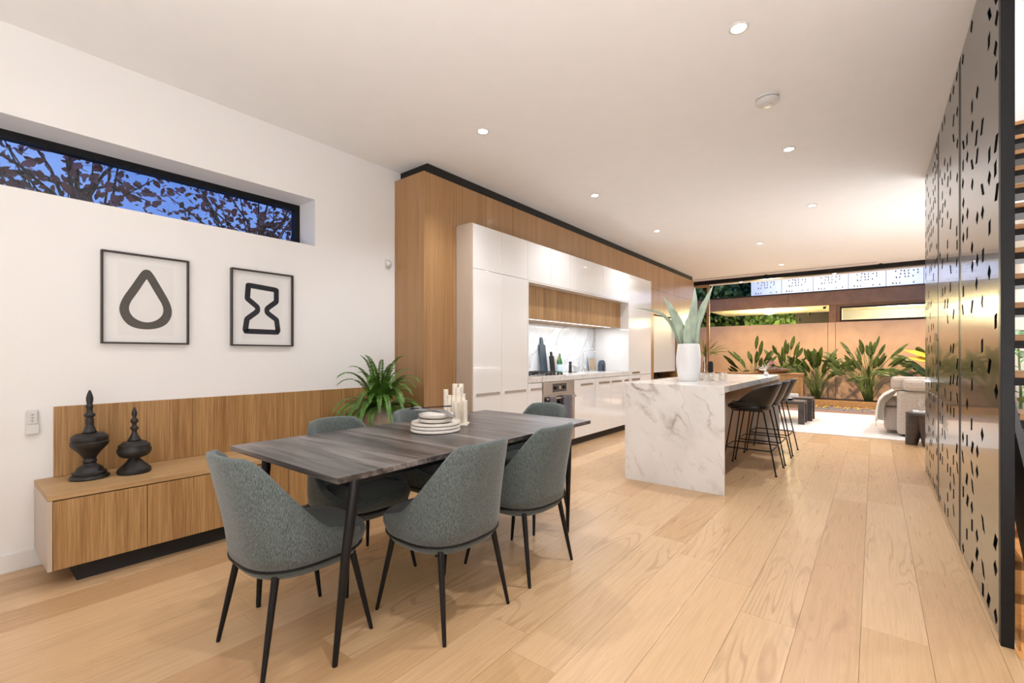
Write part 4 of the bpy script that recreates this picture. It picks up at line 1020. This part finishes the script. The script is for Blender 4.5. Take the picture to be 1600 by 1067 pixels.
# ================================================================== LIVING AREA
rug = tag(build('rug', MB().prism([(-2.7, -1.55), (1.15, -1.55), (1.15, 1.55), (-2.7, 1.55)], 0, .012), RUGF, bevel=.004, loc=(0, 9.80, 0)), 'large cream woven rug with ribbed stripes in the living area', 'rug'); rug.rotation_euler = (0, 0, R(2.5))
so = thing('armchair_sofa', 'oatmeal linen sofa with loose cushions at the right edge of the rug', 'sofa', (.82, 9.25, .012))
build('base', B(-.70, .60, -.415, .90, .05, .40), SOFAF, so, bevel=.03)
build('arm', B(-.56, .62, -.655, -.42, .03, .655), SOFAF, so, bevel=.035, label='boxy end of the sofa nearest the camera')
build('back', B(.42, .64, -.42, .90, .35, .70), SOFAF, so, bevel=.04)
m = MB(); 
build('cushion', B(-.70, .42, -.41, .20, .405, .54), SOFAF, so, bevel=.05); build('cushion', B(-.70, .42, .22, .88, .405, .54), SOFAF, so, bevel=.05)
build('back_cushion', B(-.63, .50, -.62, -.45, .660, .86), SOFAF, so, bevel=.05)
build('back_cushion', B(-.50, .60, -.72, -.56, .660, .83), SOFAF, so, bevel=.05)
build('foot', MB().box(-.5, -.44, -.58, -.52, 0, .03).box(.5, .56, -.58, -.52, 0, .03).box(-.5, -.44, .8, .86, 0, .05), BLACKM, so)
rows = []
tpath = [(-.30, .672), (-.45, .674), (-.565, .668), (-.630, .625), (-.700, .575), (-.745, .51), (-.765, .43), (-.775, .34), (-.780, .26), (-.782, .20)]
for i, (xx, zz) in enumerate(tpath):
    r = []
    for j in range(15):
        q = j/14
        r.append((xx-.014*(1+math.sin(q*21+i*.5))*(i/9), -.62+q*.62+.012*math.sin(i*.9), zz+.006*math.sin(q*15+i)))
    rows.append(r)
th_ = thing('throw_blanket', 'cream fringed throw blanket draped over the sofa arm', 'blanket', (.82, 9.25, .012))
build('cloth', MB().grid(rows), THROW, th_, smooth=True, solid=.008, fixn=False)
build('side_fold', MB().prism([(a, b_) for a, b_ in tpath[2:]]+[(-.712, .19), (-.70, .44), (-.575, .60)], -.0, .010, 'y'), THROW, th_, loc=(0, -.43, 0))
m = MB()
for j in range(24):
    yq = -.61+j*.026; m.tube([(-.795, yq, .205), (-.800, yq+.006, .12)], [.004, .006], 5)
build('fringe', m, THROW, th_, kind='stuff')
sdt = thing('side_table', 'dark brown sculptural stool used as side table beside the sofa', 'side table', (.50, 8.02, 0))
for a in (R(60), R(180), R(300)):
    c_ = Vector((math.cos(a), math.sin(a), 0)); rows = []
    for i in range(9):
        u = i/8; r_ = .070+.055*u; cen = c_*(.115-.055*u)
        rows.append([(cen.x+r_*.9*math.cos(2*math.pi*j/14), cen.y+r_*.9*math.sin(2*math.pi*j/14), .005+u*.385) for j in range(14)])
    mm = MB().grid(rows, True); mm.f += [tuple(range(14))[::-1], tuple(range(8*14, 9*14))]
    build('leg', mm, CTABLE, sdt, smooth='auto')
build('top', MB().lathe([(0, .388), (.165, .388), (.175, .40), (.172, .425), (.14, .428), (0, .426)], 32), CTABLE, sdt, smooth='auto')
tag(build('book', B(-.10, .10, -.075, .075, 0, .022), BOOKW, bevel=.002, loc=(.50, 8.02, .428)), 'pale book on the dark side table', 'book')
tag(build('drinking_glass', MB().lathe([(0, 0), (.030, 0), (.003, .006), (.003, .05), (.028, .075), (.035, .12), (.028, .16), (.027, .16), (.033, .12), (.026, .077), (0, .052)], 20), GLASS, smooth='auto', loc=(.48, 8.02, .450)), 'clear wine glass on the book on the side table', 'glass')

def bench(label, loc, lx, ly, h):
    t = thing('coffee_table', label, 'coffee table', loc)
    build('top', B(-lx/2, lx/2, -ly/2, ly/2, h-.055, h), CTABLE, t, bevel=.004)
    for sx in (-1, 1):
        for sy in (-1, 1): build('leg', B(sx*(lx/2-.045)-.045, sx*(lx/2-.045)+.045, sy*(ly/2-.045)-.045, sy*(ly/2-.045)+.045, 0, h-.0555), CTABLE, t, bevel=.004)
bench('low chunky dark wood coffee table, nearer of the nested pair on the rug', (-1.43, 9.27, .012), 1.02, .42, .385)
bench('low chunky dark wood coffee table, farther of the nested pair on the rug', (-1.42, 9.85, .012), 1.12, .48, .405)
tag(build('book_stack', MB().box(-.12, .12, -.09, .09, 0, .03).box(-.11, .115, -.08, .085, .0305, .055), BOOKW, bevel=.002, loc=(-1.21, 9.80, .417)), 'pale coffee-table books piled on the farther table', 'books')
tag(build('white_jug', MB().lathe([(0, 0), (.07, 0), (.12, .04), (.135, .12), (.11, .20), (.075, .25), (.08, .29), (.07, .30), (.06, .28), (0, .1)], 28), CERAW, smooth=True, loc=(-1.56, 9.85, .417)), 'large round white vase on the farther coffee table', 'vase')
cb_ = thing('cutlery_bowl', 'small dark bowl with bits of white on the nearer coffee table', 'bowl', (-1.16, 9.25, .397))
build('bowl', MB().lathe([(0, 0), (.03, 0), (.07, .02), (.08, .035), (.072, .032), (0, .01)], 20), BLACKM, cb_, smooth='auto')
for q in range(4): build('shell', MB().blob((.03*math.cos(q*1.6), .03*math.sin(q*1.6), .034), (.016, .014, .012), 8, 5), CERAW, cb_, smooth=True)

# ================================================================== GARDEN
gr = struct('trim_3', B(-4.6, 3.2, 11.80, 14.3, -.12, -.055), SOIL)
rv = random.Random(9)
y = 11.82; row = 0
while y < 13.0:
    x = -4.4+(row % 2)*.3
    while x < 3.0:
        build('paver', B(x+.004, x+.592, y+.004, min(y+.294, 13.04), -.055, -.012+rv.uniform(-.002, .002)), PAVER, gr, bevel=.003); x += .6
    y += .3; row += 1
tag(build('planter_edge', B(-1.32, 3.0, 13.06, 13.11, -.055, .12), GTIMBER, bevel=.003), 'long low timber edging board in front of the garden bed', 'edging')
tag(build('garden_soil', B(-1.32, 3.0, 13.111, 13.98, -.055, .10), SOIL), 'dark soil of the garden bed in front of the rendered wall', 'soil')
m = MB()
for i in range(260):
    x, y = rv.uniform(-1.6, 1.9), 13.03-abs(rv.gauss(0, .33)); 
    if y < 12.2: continue
    a = rv.uniform(0, 6.28); s_ = rv.uniform(.018, .035); z = -.006
    c_ = Vector((x, y, z)); d_ = Vector((math.cos(a), math.sin(a), 0))*s_; e_ = Vector((-math.sin(a), math.cos(a), 0))*s_*.5
    m.add([c_-d_, c_+e_+Vector((0, 0, .012)), c_+d_+Vector((0, 0, .006)), c_-e_], [(0, 1, 2, 3)])
o = tag(build('fallen_leaves', m, YELLEAF, fixn=False), 'scattered yellow fallen leaves on the stone paving by the timber edging', 'leaves'); o['kind'] = 'stuff'
gw = thing('garden_wall', 'warm rendered garden wall in three panels behind the planting', 'wall', (0, 14.08, -.055))
for a, b_ in ((-4.6, -.922), (-.914, -.764), (-.756, 3.2)): build('panel', B(a, b_, -.08, .08, 0, 2.06), RENDERW, gw, bevel=.002)
build('core', B(-4.59, 3.19, -.05, .05, .001, 2.05), DARKV, gw)
tag(build('side_fence', B(-4.5, -4.4, 11.85, 13.99, -.055, 2.0), BRONZE), 'dark side fence at the left of the courtyard', 'fence')
# raised timber box with fire bowl
rb = thing('raised_planter', 'raised timber-clad planter box with a dark capping in the courtyard', 'planter', (-2.75, 12.55, -.012))
build('cap', B(-1.55, 1.45, -.22, .24, .72, .77), BRONZE, rb, bevel=.003)
for i in range(12): build('board', B(-1.48+i*.24, -1.244+i*.24, -.20, -.17, 0, .719), GTIMBER, rb, bevel=.002)
build('core', B(-1.47, 1.40, -.169, .22, 0, .715), DARKV, rb)
build('end_board', B(1.4005, 1.43, -.20, .22, 0, .719), GTIMBER, rb)
fb = thing('pebble_bowl', 'wide shallow bowl heaped with dark pebbles on the raised planter', 'bowl', (-1.95, 12.55, .758))
build('bowl', MB().lathe([(0, 0), (.18, 0), (.34, .05), (.40, .085), (.38, .085), (0, .03)], 32), BRONZE, fb, smooth='auto')
m = MB()
for i in range(170):
    a = rv.uniform(0, 6.28); r = .36*math.sqrt(rv.random()); s_ = rv.uniform(.018, .035); m.blob((r*math.cos(a), r*math.sin(a), .075+.05*(1-r/.4)+rv.uniform(-.01, .015)), (s_, s_*.8, s_*.7), 6, 4, rv.random())
build('pebbles', m, PEBBLE, fb, smooth=True, kind='stuff')

def strel(label, loc, n, h, spread, seed, lw=.055, ll=.38, mat=STREL, flat=.5, leanx=(-1, 1)):
    t = thing('bird_of_paradise_plant', label, 'plant', loc); q = random.Random(seed)
    for i in range(n):
        az = q.uniform(0, 6.28); e = q.random()**.8*spread; hh = h*q.uniform(.55, 1.0)
        dx = math.cos(az)*e; dy = math.sin(az)*e*.35
        p0 = Vector((q.uniform(-.08, .08), q.uniform(-.05, .05), 0)); p2 = Vector((dx, dy, hh*(1-.25*e/spread))); p1 = p0.lerp(p2, .5)+Vector((-dx*.18, 0, hh*.10))
        pts = [p0, p0.lerp(p1, .6), p1, p1.lerp(p2, .55), p2]
        build('stem', MB().tube(pts, [.010, .009, .008, .006, .005], 5), STEMM, t, smooth=True)
        d_ = (p2-p1).normalized(); d_ = (d_+Vector((dx*flat, dy*flat, .0))).normalized(); l_ = ll*q.uniform(.75, 1.15); w_ = lw*q.uniform(.8, 1.2)
        path = [p2, p2+d_*l_*.2, p2+d_*l_*.45, p2+d_*l_*.7+Vector((0, 0, -.01)), p2+d_*l_*.9+Vector((0, 0, -.03*flat)), p2+d_*l_+Vector((0, 0, -.05*flat))]
        path = [Vector((a.x, min(a.y, .33), a.z)) for a in path]
        fc = Vector((q.uniform(-.6, .6), -1, q.uniform(-.3, .6))).normalized()
        build('leaf', blade(path, [.006, w_*.75, w_, w_*.85, w_*.45, .002], cup=.3, th=.0025, facing=fc), mat, t, smooth=True)
GZ = .10
strel('bird of paradise plant with upright paddle leaves just left of the wall joint', (-1.12, 13.50, GZ), 44, 1.08, .66, 2, lw=.050, ll=.40)
strel('bird of paradise plant with tall bare stems right of the wall joint', (-.10, 13.50, GZ), 46, 1.32, .80, 3, lw=.036, ll=.34)
strel('broad-leaved bird of paradise plant behind the sofa', (1.15, 13.50, GZ), 44, 1.15, .85, 8, lw=.060, ll=.46, flat=1.2)
strel('bird of paradise plant with fanned dark leaves behind the pebble bowl', (-2.45, 13.35, -.055), 26, 1.45, .60, 5, lw=.042, ll=.40)
strel('bird of paradise plant between the pebble bowl and the wall joint', (-1.78, 13.45, -.055), 20, 1.50, .50, 6, lw=.042, ll=.38)
strel('low leafy plant at the left end of the raised planter', (-3.15, 13.25, -.055), 8, .85, .45, 12, lw=.06, ll=.36, flat=1.1)
def spiky(label, loc, n, ln, mat, seed, wd=.012):
    t = thing('spiky_palm', label, 'plant', loc); q = random.Random(seed)
    build('trunk', MB().tube([(0, 0, 0), (.01, 0, -loc[2]*0+.25)], [.03, .025], 8), BARK, t, smooth='auto')
    for i in range(n):
        a = q.uniform(0, 6.28); e = q.uniform(.05, 1.4); d_ = Vector((math.cos(a)*math.cos(e), math.sin(a)*math.cos(e)*.45, math.sin(e))); l_ = ln*q.uniform(.7, 1.1); p0 = Vector((.01, 0, .24))
        build('leaf', blade([p0, p0+d_*l_*.35, p0+d_*l_*.7+Vector((0, 0, -.03)), p0+d_*l_+Vector((0, 0, -.10))], [wd*.6, wd, wd*.8, .001], cup=.4, th=.0015, n=3, facing=Vector((q.uniform(-.5, .5), -1, .3)).normalized()), mat, t, fixn=False)
spiky('spiky green palm beside the sliding glass door', (-3.62, 13.06, .95), 30, .62, STEMM, 4)
tag(build('palm_pedestal', MB().lathe([(0, 0), (.13, 0), (.16, .5), (.19, .93), (.20, 1.0), (.17, 1.0), (.15, .94), (0, .94)], 22), BRONZE, smooth='auto', loc=(-3.62, 13.06, -.02)), 'tall dark planter holding the spiky palm beside the raised planter', 'planter')
cp = thing('yellow_cordyline', 'spiky plant with green blades and broad yellow leaves at the right of the courtyard', 'plant', (1.36, 13.36, .10))
build('trunk', MB().tube([(0, 0.0, 0), (.0, 0, .7), (.02, 0, 1.10)], [.03, .025, .02], 8), BARK, cp)
q = random.Random(3)
for i in range(26):
    a = q.uniform(1.6, 4.9) if i % 3 else q.uniform(0, 6.28); e = q.uniform(.1, 1.3); d_ = Vector((math.cos(a)*math.cos(e), math.sin(a)*math.cos(e)*.4, math.sin(e))); l_ = q.uniform(.45, .75); p0 = Vector((.02, 0, 1.10))
    build('leaf', blade([p0, p0+d_*l_*.4, p0+d_*l_*.75+Vector((0, 0, -.02)), p0+d_*l_+Vector((0, 0, -.08))], [.01, .018, .014, .001], n=3, th=.0015, facing=Vector((0, -1, .2))), STEMM, cp, fixn=False)
for dx, dz in ((-.86, .30), (-.78, .12), (-.45, .38)):
    p0 = Vector((0, -.05, .90)); p2 = p0+Vector((dx, -.05, dz)); build('yellow_leaf', blade([p0, p0.lerp(p2, .4), p0.lerp(p2, .75), p2], [.02, .06, .055, .002], th=.002, facing=Vector((0, -1, .5)).normalized()), YELLEAF, cp, smooth=True)

# carport / neighbour structure behind the wall
FY = 14.6
cpst = thing('carport_roof', 'bronze fascia and cream lit soffit of the carport behind the garden wall', 'roof', (-1.0, FY, 2.5))
build('fascia', MB().box(-4.5, -.86, 0, .06, .0, .36).box(-.852, 3.6, 0, .06, .0, .36), BRONZE, cpst, bevel=.003)
build('capping', B(-4.5, 3.6, -.03, .10, .361, .385), DARKV, cpst)
build('soffit', B(-2.95, .15, .061, 2.2, -.0, .03), SOFFIT, cpst)
build('roof_deck', B(-4.5, 3.6, .101, 2.3, .30, .34), BRONZE, cpst)
ns = thing('neighbour_building', 'bronze-clad outbuilding with a long lit window above the garden wall', 'building', (1.2, FY+.05, 0))
build('pier', B(-2.135, -1.98, -.03, .20, 0, 2.499), BRONZE, ns, bevel=.003)
build('wall', MB().box(-1.98, 2.6, 0, .15, 0, 2.06).box(-1.98, 2.6, 0, .15, 2.44, 2.499).box(-1.98, -1.90, 0, .15, 2.06, 2.44), BRONZE, ns)
build('window_frame', MB().box(-1.90, 2.6, -.03, .05, 2.405, 2.44).box(-1.90, 2.6, -.03, .05, 2.06, 2.095).box(-1.90, -1.865, -.03, .05, 2.095, 2.405), DARKV, ns)
build('pane', B(-1.865, 2.6, 0, .008, 2.095, 2.405), PANE, ns)
build('room_wall', MB().box(-1.98, 2.6, 2.2, 2.3, 0, 2.54), WALLH, ns); build('room_ceiling', B(-1.98, 2.6, .16, 2.2, 2.50, 2.54), SOFFIT, ns)
build('side_wall', MB().box(-1.98, -1.93, .16, 2.2, 0, 2.499).box(2.55, 2.6, .16, 2.2, 0, 2.499), WALLH, ns)
for xx in (-.6, 1.1):
    pl = bpy.data.lights.new('p', 'POINT'); pl.energy = 60; pl.color = (1, .84, .55); pl.shadow_soft_size = .08; po_ = bpy.data.objects.new('lamp', pl); C.objects.link(po_); po_.parent = ns; po_.location = (xx, 1.2, 2.28)
build('dark_door', B(-3.2, -2.14, 2.6, 2.66, 0, 3.0), DARKV, ns)
ol = thing('soffit_light', 'bright bulkhead lamp under the cream carport soffit', 'light', (-2.42, 15.25, 2.498))
build('base', MB().lathe([(0, 0), (.10, 0), (.10, -.02), (0, -.02)], 24), PLAST, ol, smooth='auto'); build('diffuser', MB().lathe([(.13, -.02), (.15, -.06), (.11, -.10), (0, -.12)], 24), LAMPO, ol, smooth=True)
pl = bpy.data.lights.new('p', 'POINT'); pl.energy = 240; pl.color = (1, .84, .46); pl.shadow_soft_size = .08; po_ = bpy.data.objects.new('lamp', pl); C.objects.link(po_); po_.parent = ol; po_.location = (0, 0, -.20)
cm = thing('security_camera', 'small dome security camera on the carport soffit', 'camera', (-1.05, 14.85, 2.498))
build('base', MB().lathe([(0, 0), (.05, 0), (.05, -.02), (0, -.02)], 18), PLAST, cm, smooth='auto'); build('dome', MB().lathe([(.042, -.02), (.04, -.05), (.02, -.07), (0, -.074)], 18), BLACKM, cm, smooth=True)
# white perforated panels above
wp = thing('white_perforated_facade', 'white facade of cut-out metal panels above the carport fascia', 'facade', (-.5, 16.9, 3.0))
ex = [-3.22, -2.33, -1.48, -.60, .27, 1.08, 1.93]
r2 = random.Random(17); hp = None
for a, b_ in zip(ex[:-1], ex[1:]):
    rr2 = random.Random(17)
    mm = perf_panel(0, b_-a-.012, 0, .95, 0, .088, .084, lambda u, v_: (.78 if (.14 < u < .80 and (.33 < v_)) else (.38 if (.08 < u < .82 and .12 < v_ < .22) else 0)), .024, .029, rr2, .01)
    mm.v = [(y_+a+.5, x_, z_) for x_, y_, z_ in mm.v]
    build('panel', mm, PERFW, wp)
build('backing', B(ex[0]+.5, ex[-1]+.5, .25, .28, 0, .95), DARKV, wp)
fl_ = thing('added_facade_lamp', 'added slim lamp hidden behind the carport fascia to brighten the white facade', 'light', (-.8, 14.80, 2.8405))  # added lamp, out of sight behind the fascia, to lift the facade
build('housing', MB().box(-1.9, 1.9, -.03, .03, 0, .028), BLACKM, fl_); build('lens', B(-1.88, 1.88, -.02, .02, .028, .032), LEDE, fl_)
al = bpy.data.lights.new('f', 'AREA'); al.shape = 'RECTANGLE'; al.size = 3.8; al.size_y = .06; al.energy = 70; al.color = (.95, .95, 1)
ao = bpy.data.objects.new('lamp', al); C.objects.link(ao); ao.parent = fl_; ao.location = (0, .02, .045); ao.rotation_euler = (R(180-58), 0, 0)
# unseen eave with lamps, added to light the garden wall warmly
struct('trim_4', B(-4.4, 3.0, 11.76, 12.7, CZ+.02, CZ+.20), WALLP)
for i, x in enumerate((-2.6, -.7, 1.2)):
    t = thing('added_eave_lamp', ('leftmost', 'middle', 'rightmost')[i]+' added lamp in the unseen eave, lighting the garden wall', 'light', (x, 12.45, CZ+.02), group='added eave lamps')
    build('trim_ring', MB().lathe([(.052, 0), (.052, -.004), (.036, -.004), (.036, 0)], 20), TRIMW, t); build('lamp_face', MB().lathe([(.036, 0), (.036, -.003)], 16), LAMPE, t)
    spot(t, 235, angle=140, col=(1, .70, .42))

# trees: leaf cards as one foliage mesh each, real trunks and branches
def tree(name, label, loc, crown_c, crown_r, nleaf, ls, mat, seed, trunk=.06, branches=10, cat='tree'):
    t = thing(name, label, cat, loc); q = random.Random(seed); m = MB(); cc = Vector(crown_c)
    tr = MB().tube([(0, 0, 0), cc*.5+Vector((.05, 0, 0)), cc], [trunk, trunk*.7, trunk*.3], 8)
    tips = []
    for i in range(branches):
        s_ = Vector(cc)*q.uniform(.45, .95); d_ = Vector((q.gauss(0, 1), q.gauss(0, 1), q.gauss(.2, .7))).normalized(); e_ = cc+Vector((d_.x*crown_r[0], d_.y*crown_r[1], d_.z*crown_r[2]))*q.uniform(.6, 1)
        mdp = s_.lerp(e_, .5)+Vector((q.uniform(-.1, .1), q.uniform(-.1, .1), q.uniform(0, .15)))
        tr.tube([s_, mdp, e_], [trunk*.35, trunk*.22, trunk*.08], 5); tips += [s_.lerp(e_, u) for u in (.5, .7, .9, 1)]
    build('trunk', tr, BARK, t)
    for i in range(nleaf):
        c_ = q.choice(tips)+Vector((q.gauss(0, 1)*crown_r[0], q.gauss(0, 1)*crown_r[1], q.gauss(0, 1)*crown_r[2]))*.28
        a = Vector((q.gauss(0, 1), q.gauss(0, 1), q.gauss(0, 1))).normalized(); b_ = a.cross(Vector((q.gauss(0, 1), q.gauss(0, 1), q.gauss(0, 1)))).normalized(); s_ = ls*q.uniform(.6, 1.3)
        m.add([c_-a*s_, c_-a*s_*.3+b_*s_*.6, c_+a*s_*.4+b_*s_*.5, c_+a*s_, c_+a*s_*.4-b_*s_*.5, c_-a*s_*.3-b_*s_*.6], [(0, 1, 2, 3, 4, 5)])
    build('foliage', m, mat, t, fixn=False, kind='stuff')
tree('garden_tree', 'dense green tree beyond the carport at the left of the courtyard', (-5.3, 18.0, 0), (0, 0, 3.4), (1.3, .8, 1.6), 6500, .12, TREEL, 1)
tree('garden_tree', 'green shrubby tree seen under the carport soffit', (-2.6, 17.9, 0), (0, 0, 2.2), (1.3, .6, .8), 5500, .10, TREEL, 2)
tree('garden_tree', 'taller green tree behind the white facade panels at the left', (-3.4, 20.8, 0), (0, 0, 4.2), (1.2, .8, 1.2), 6500, .13, TREEL, 4)
tree('autumn_tree', 'autumn tree with dark red leaves outside the high strip window, at its left end', (-6.4, .9, 0), (0, 0, 3.1), (.5, 1.2, .7), 640, .050, REDLEAF, 6, branches=26)
tree('autumn_tree', 'autumn tree with dark red leaves outside the high strip window, at its right end', (-6.9, 2.9, 0), (0, 0, 3.2), (.5, 1.2, .6), 950, .045, REDLEAF, 9, branches=26)
tree('garden_tree', 'dark broad tree filling the gap under the carport soffit', (-5.6, 20.0, 0), (0, 0, 2.6), (2.2, .8, 1.6), 6500, .14, TREEL, 14)
struct('ground', MB().box(-14, WX-.32, -5, 30, -.3, -.06).box(WX-.31, 8, 14.3, 30, -.3, -.06), SOIL)
# plant seen between the stair treads
ip = thing('rubber_plant', 'green broad-leaved pot plant seen between the stair treads', 'plant', (1.15, 6.75, 0))
build('pot', MB().lathe([(0, 0), (.12, 0), (.15, .15), (.16, .28), (.14, .28), (0, .24)], 22), CERAW, ip, smooth='auto')
build('stem', MB().tube([(0, 0, .24), (.0, .0, .8), (-.02, 0, 1.35)], [.014, .011, .006], 6), STEMM, ip)
q = random.Random(2)
for i in range(16):
    z_ = .6+.75*i/15; a = i*2.4; d_ = Vector((math.cos(a), math.sin(a), .35)).normalized(); p0 = Vector((0, 0, z_)); l_ = .26
    build('leaf', blade([p0, p0+d_*.06, p0+d_*l_*.5, p0+d_*l_*.85, p0+d_*l_+Vector((0, 0, -.03))], [.004, .035, .06, .035, .002], th=.002, facing=Vector((d_.x*-.3, d_.y*-.3, 1)).normalized()), FERN, ip, smooth=True)
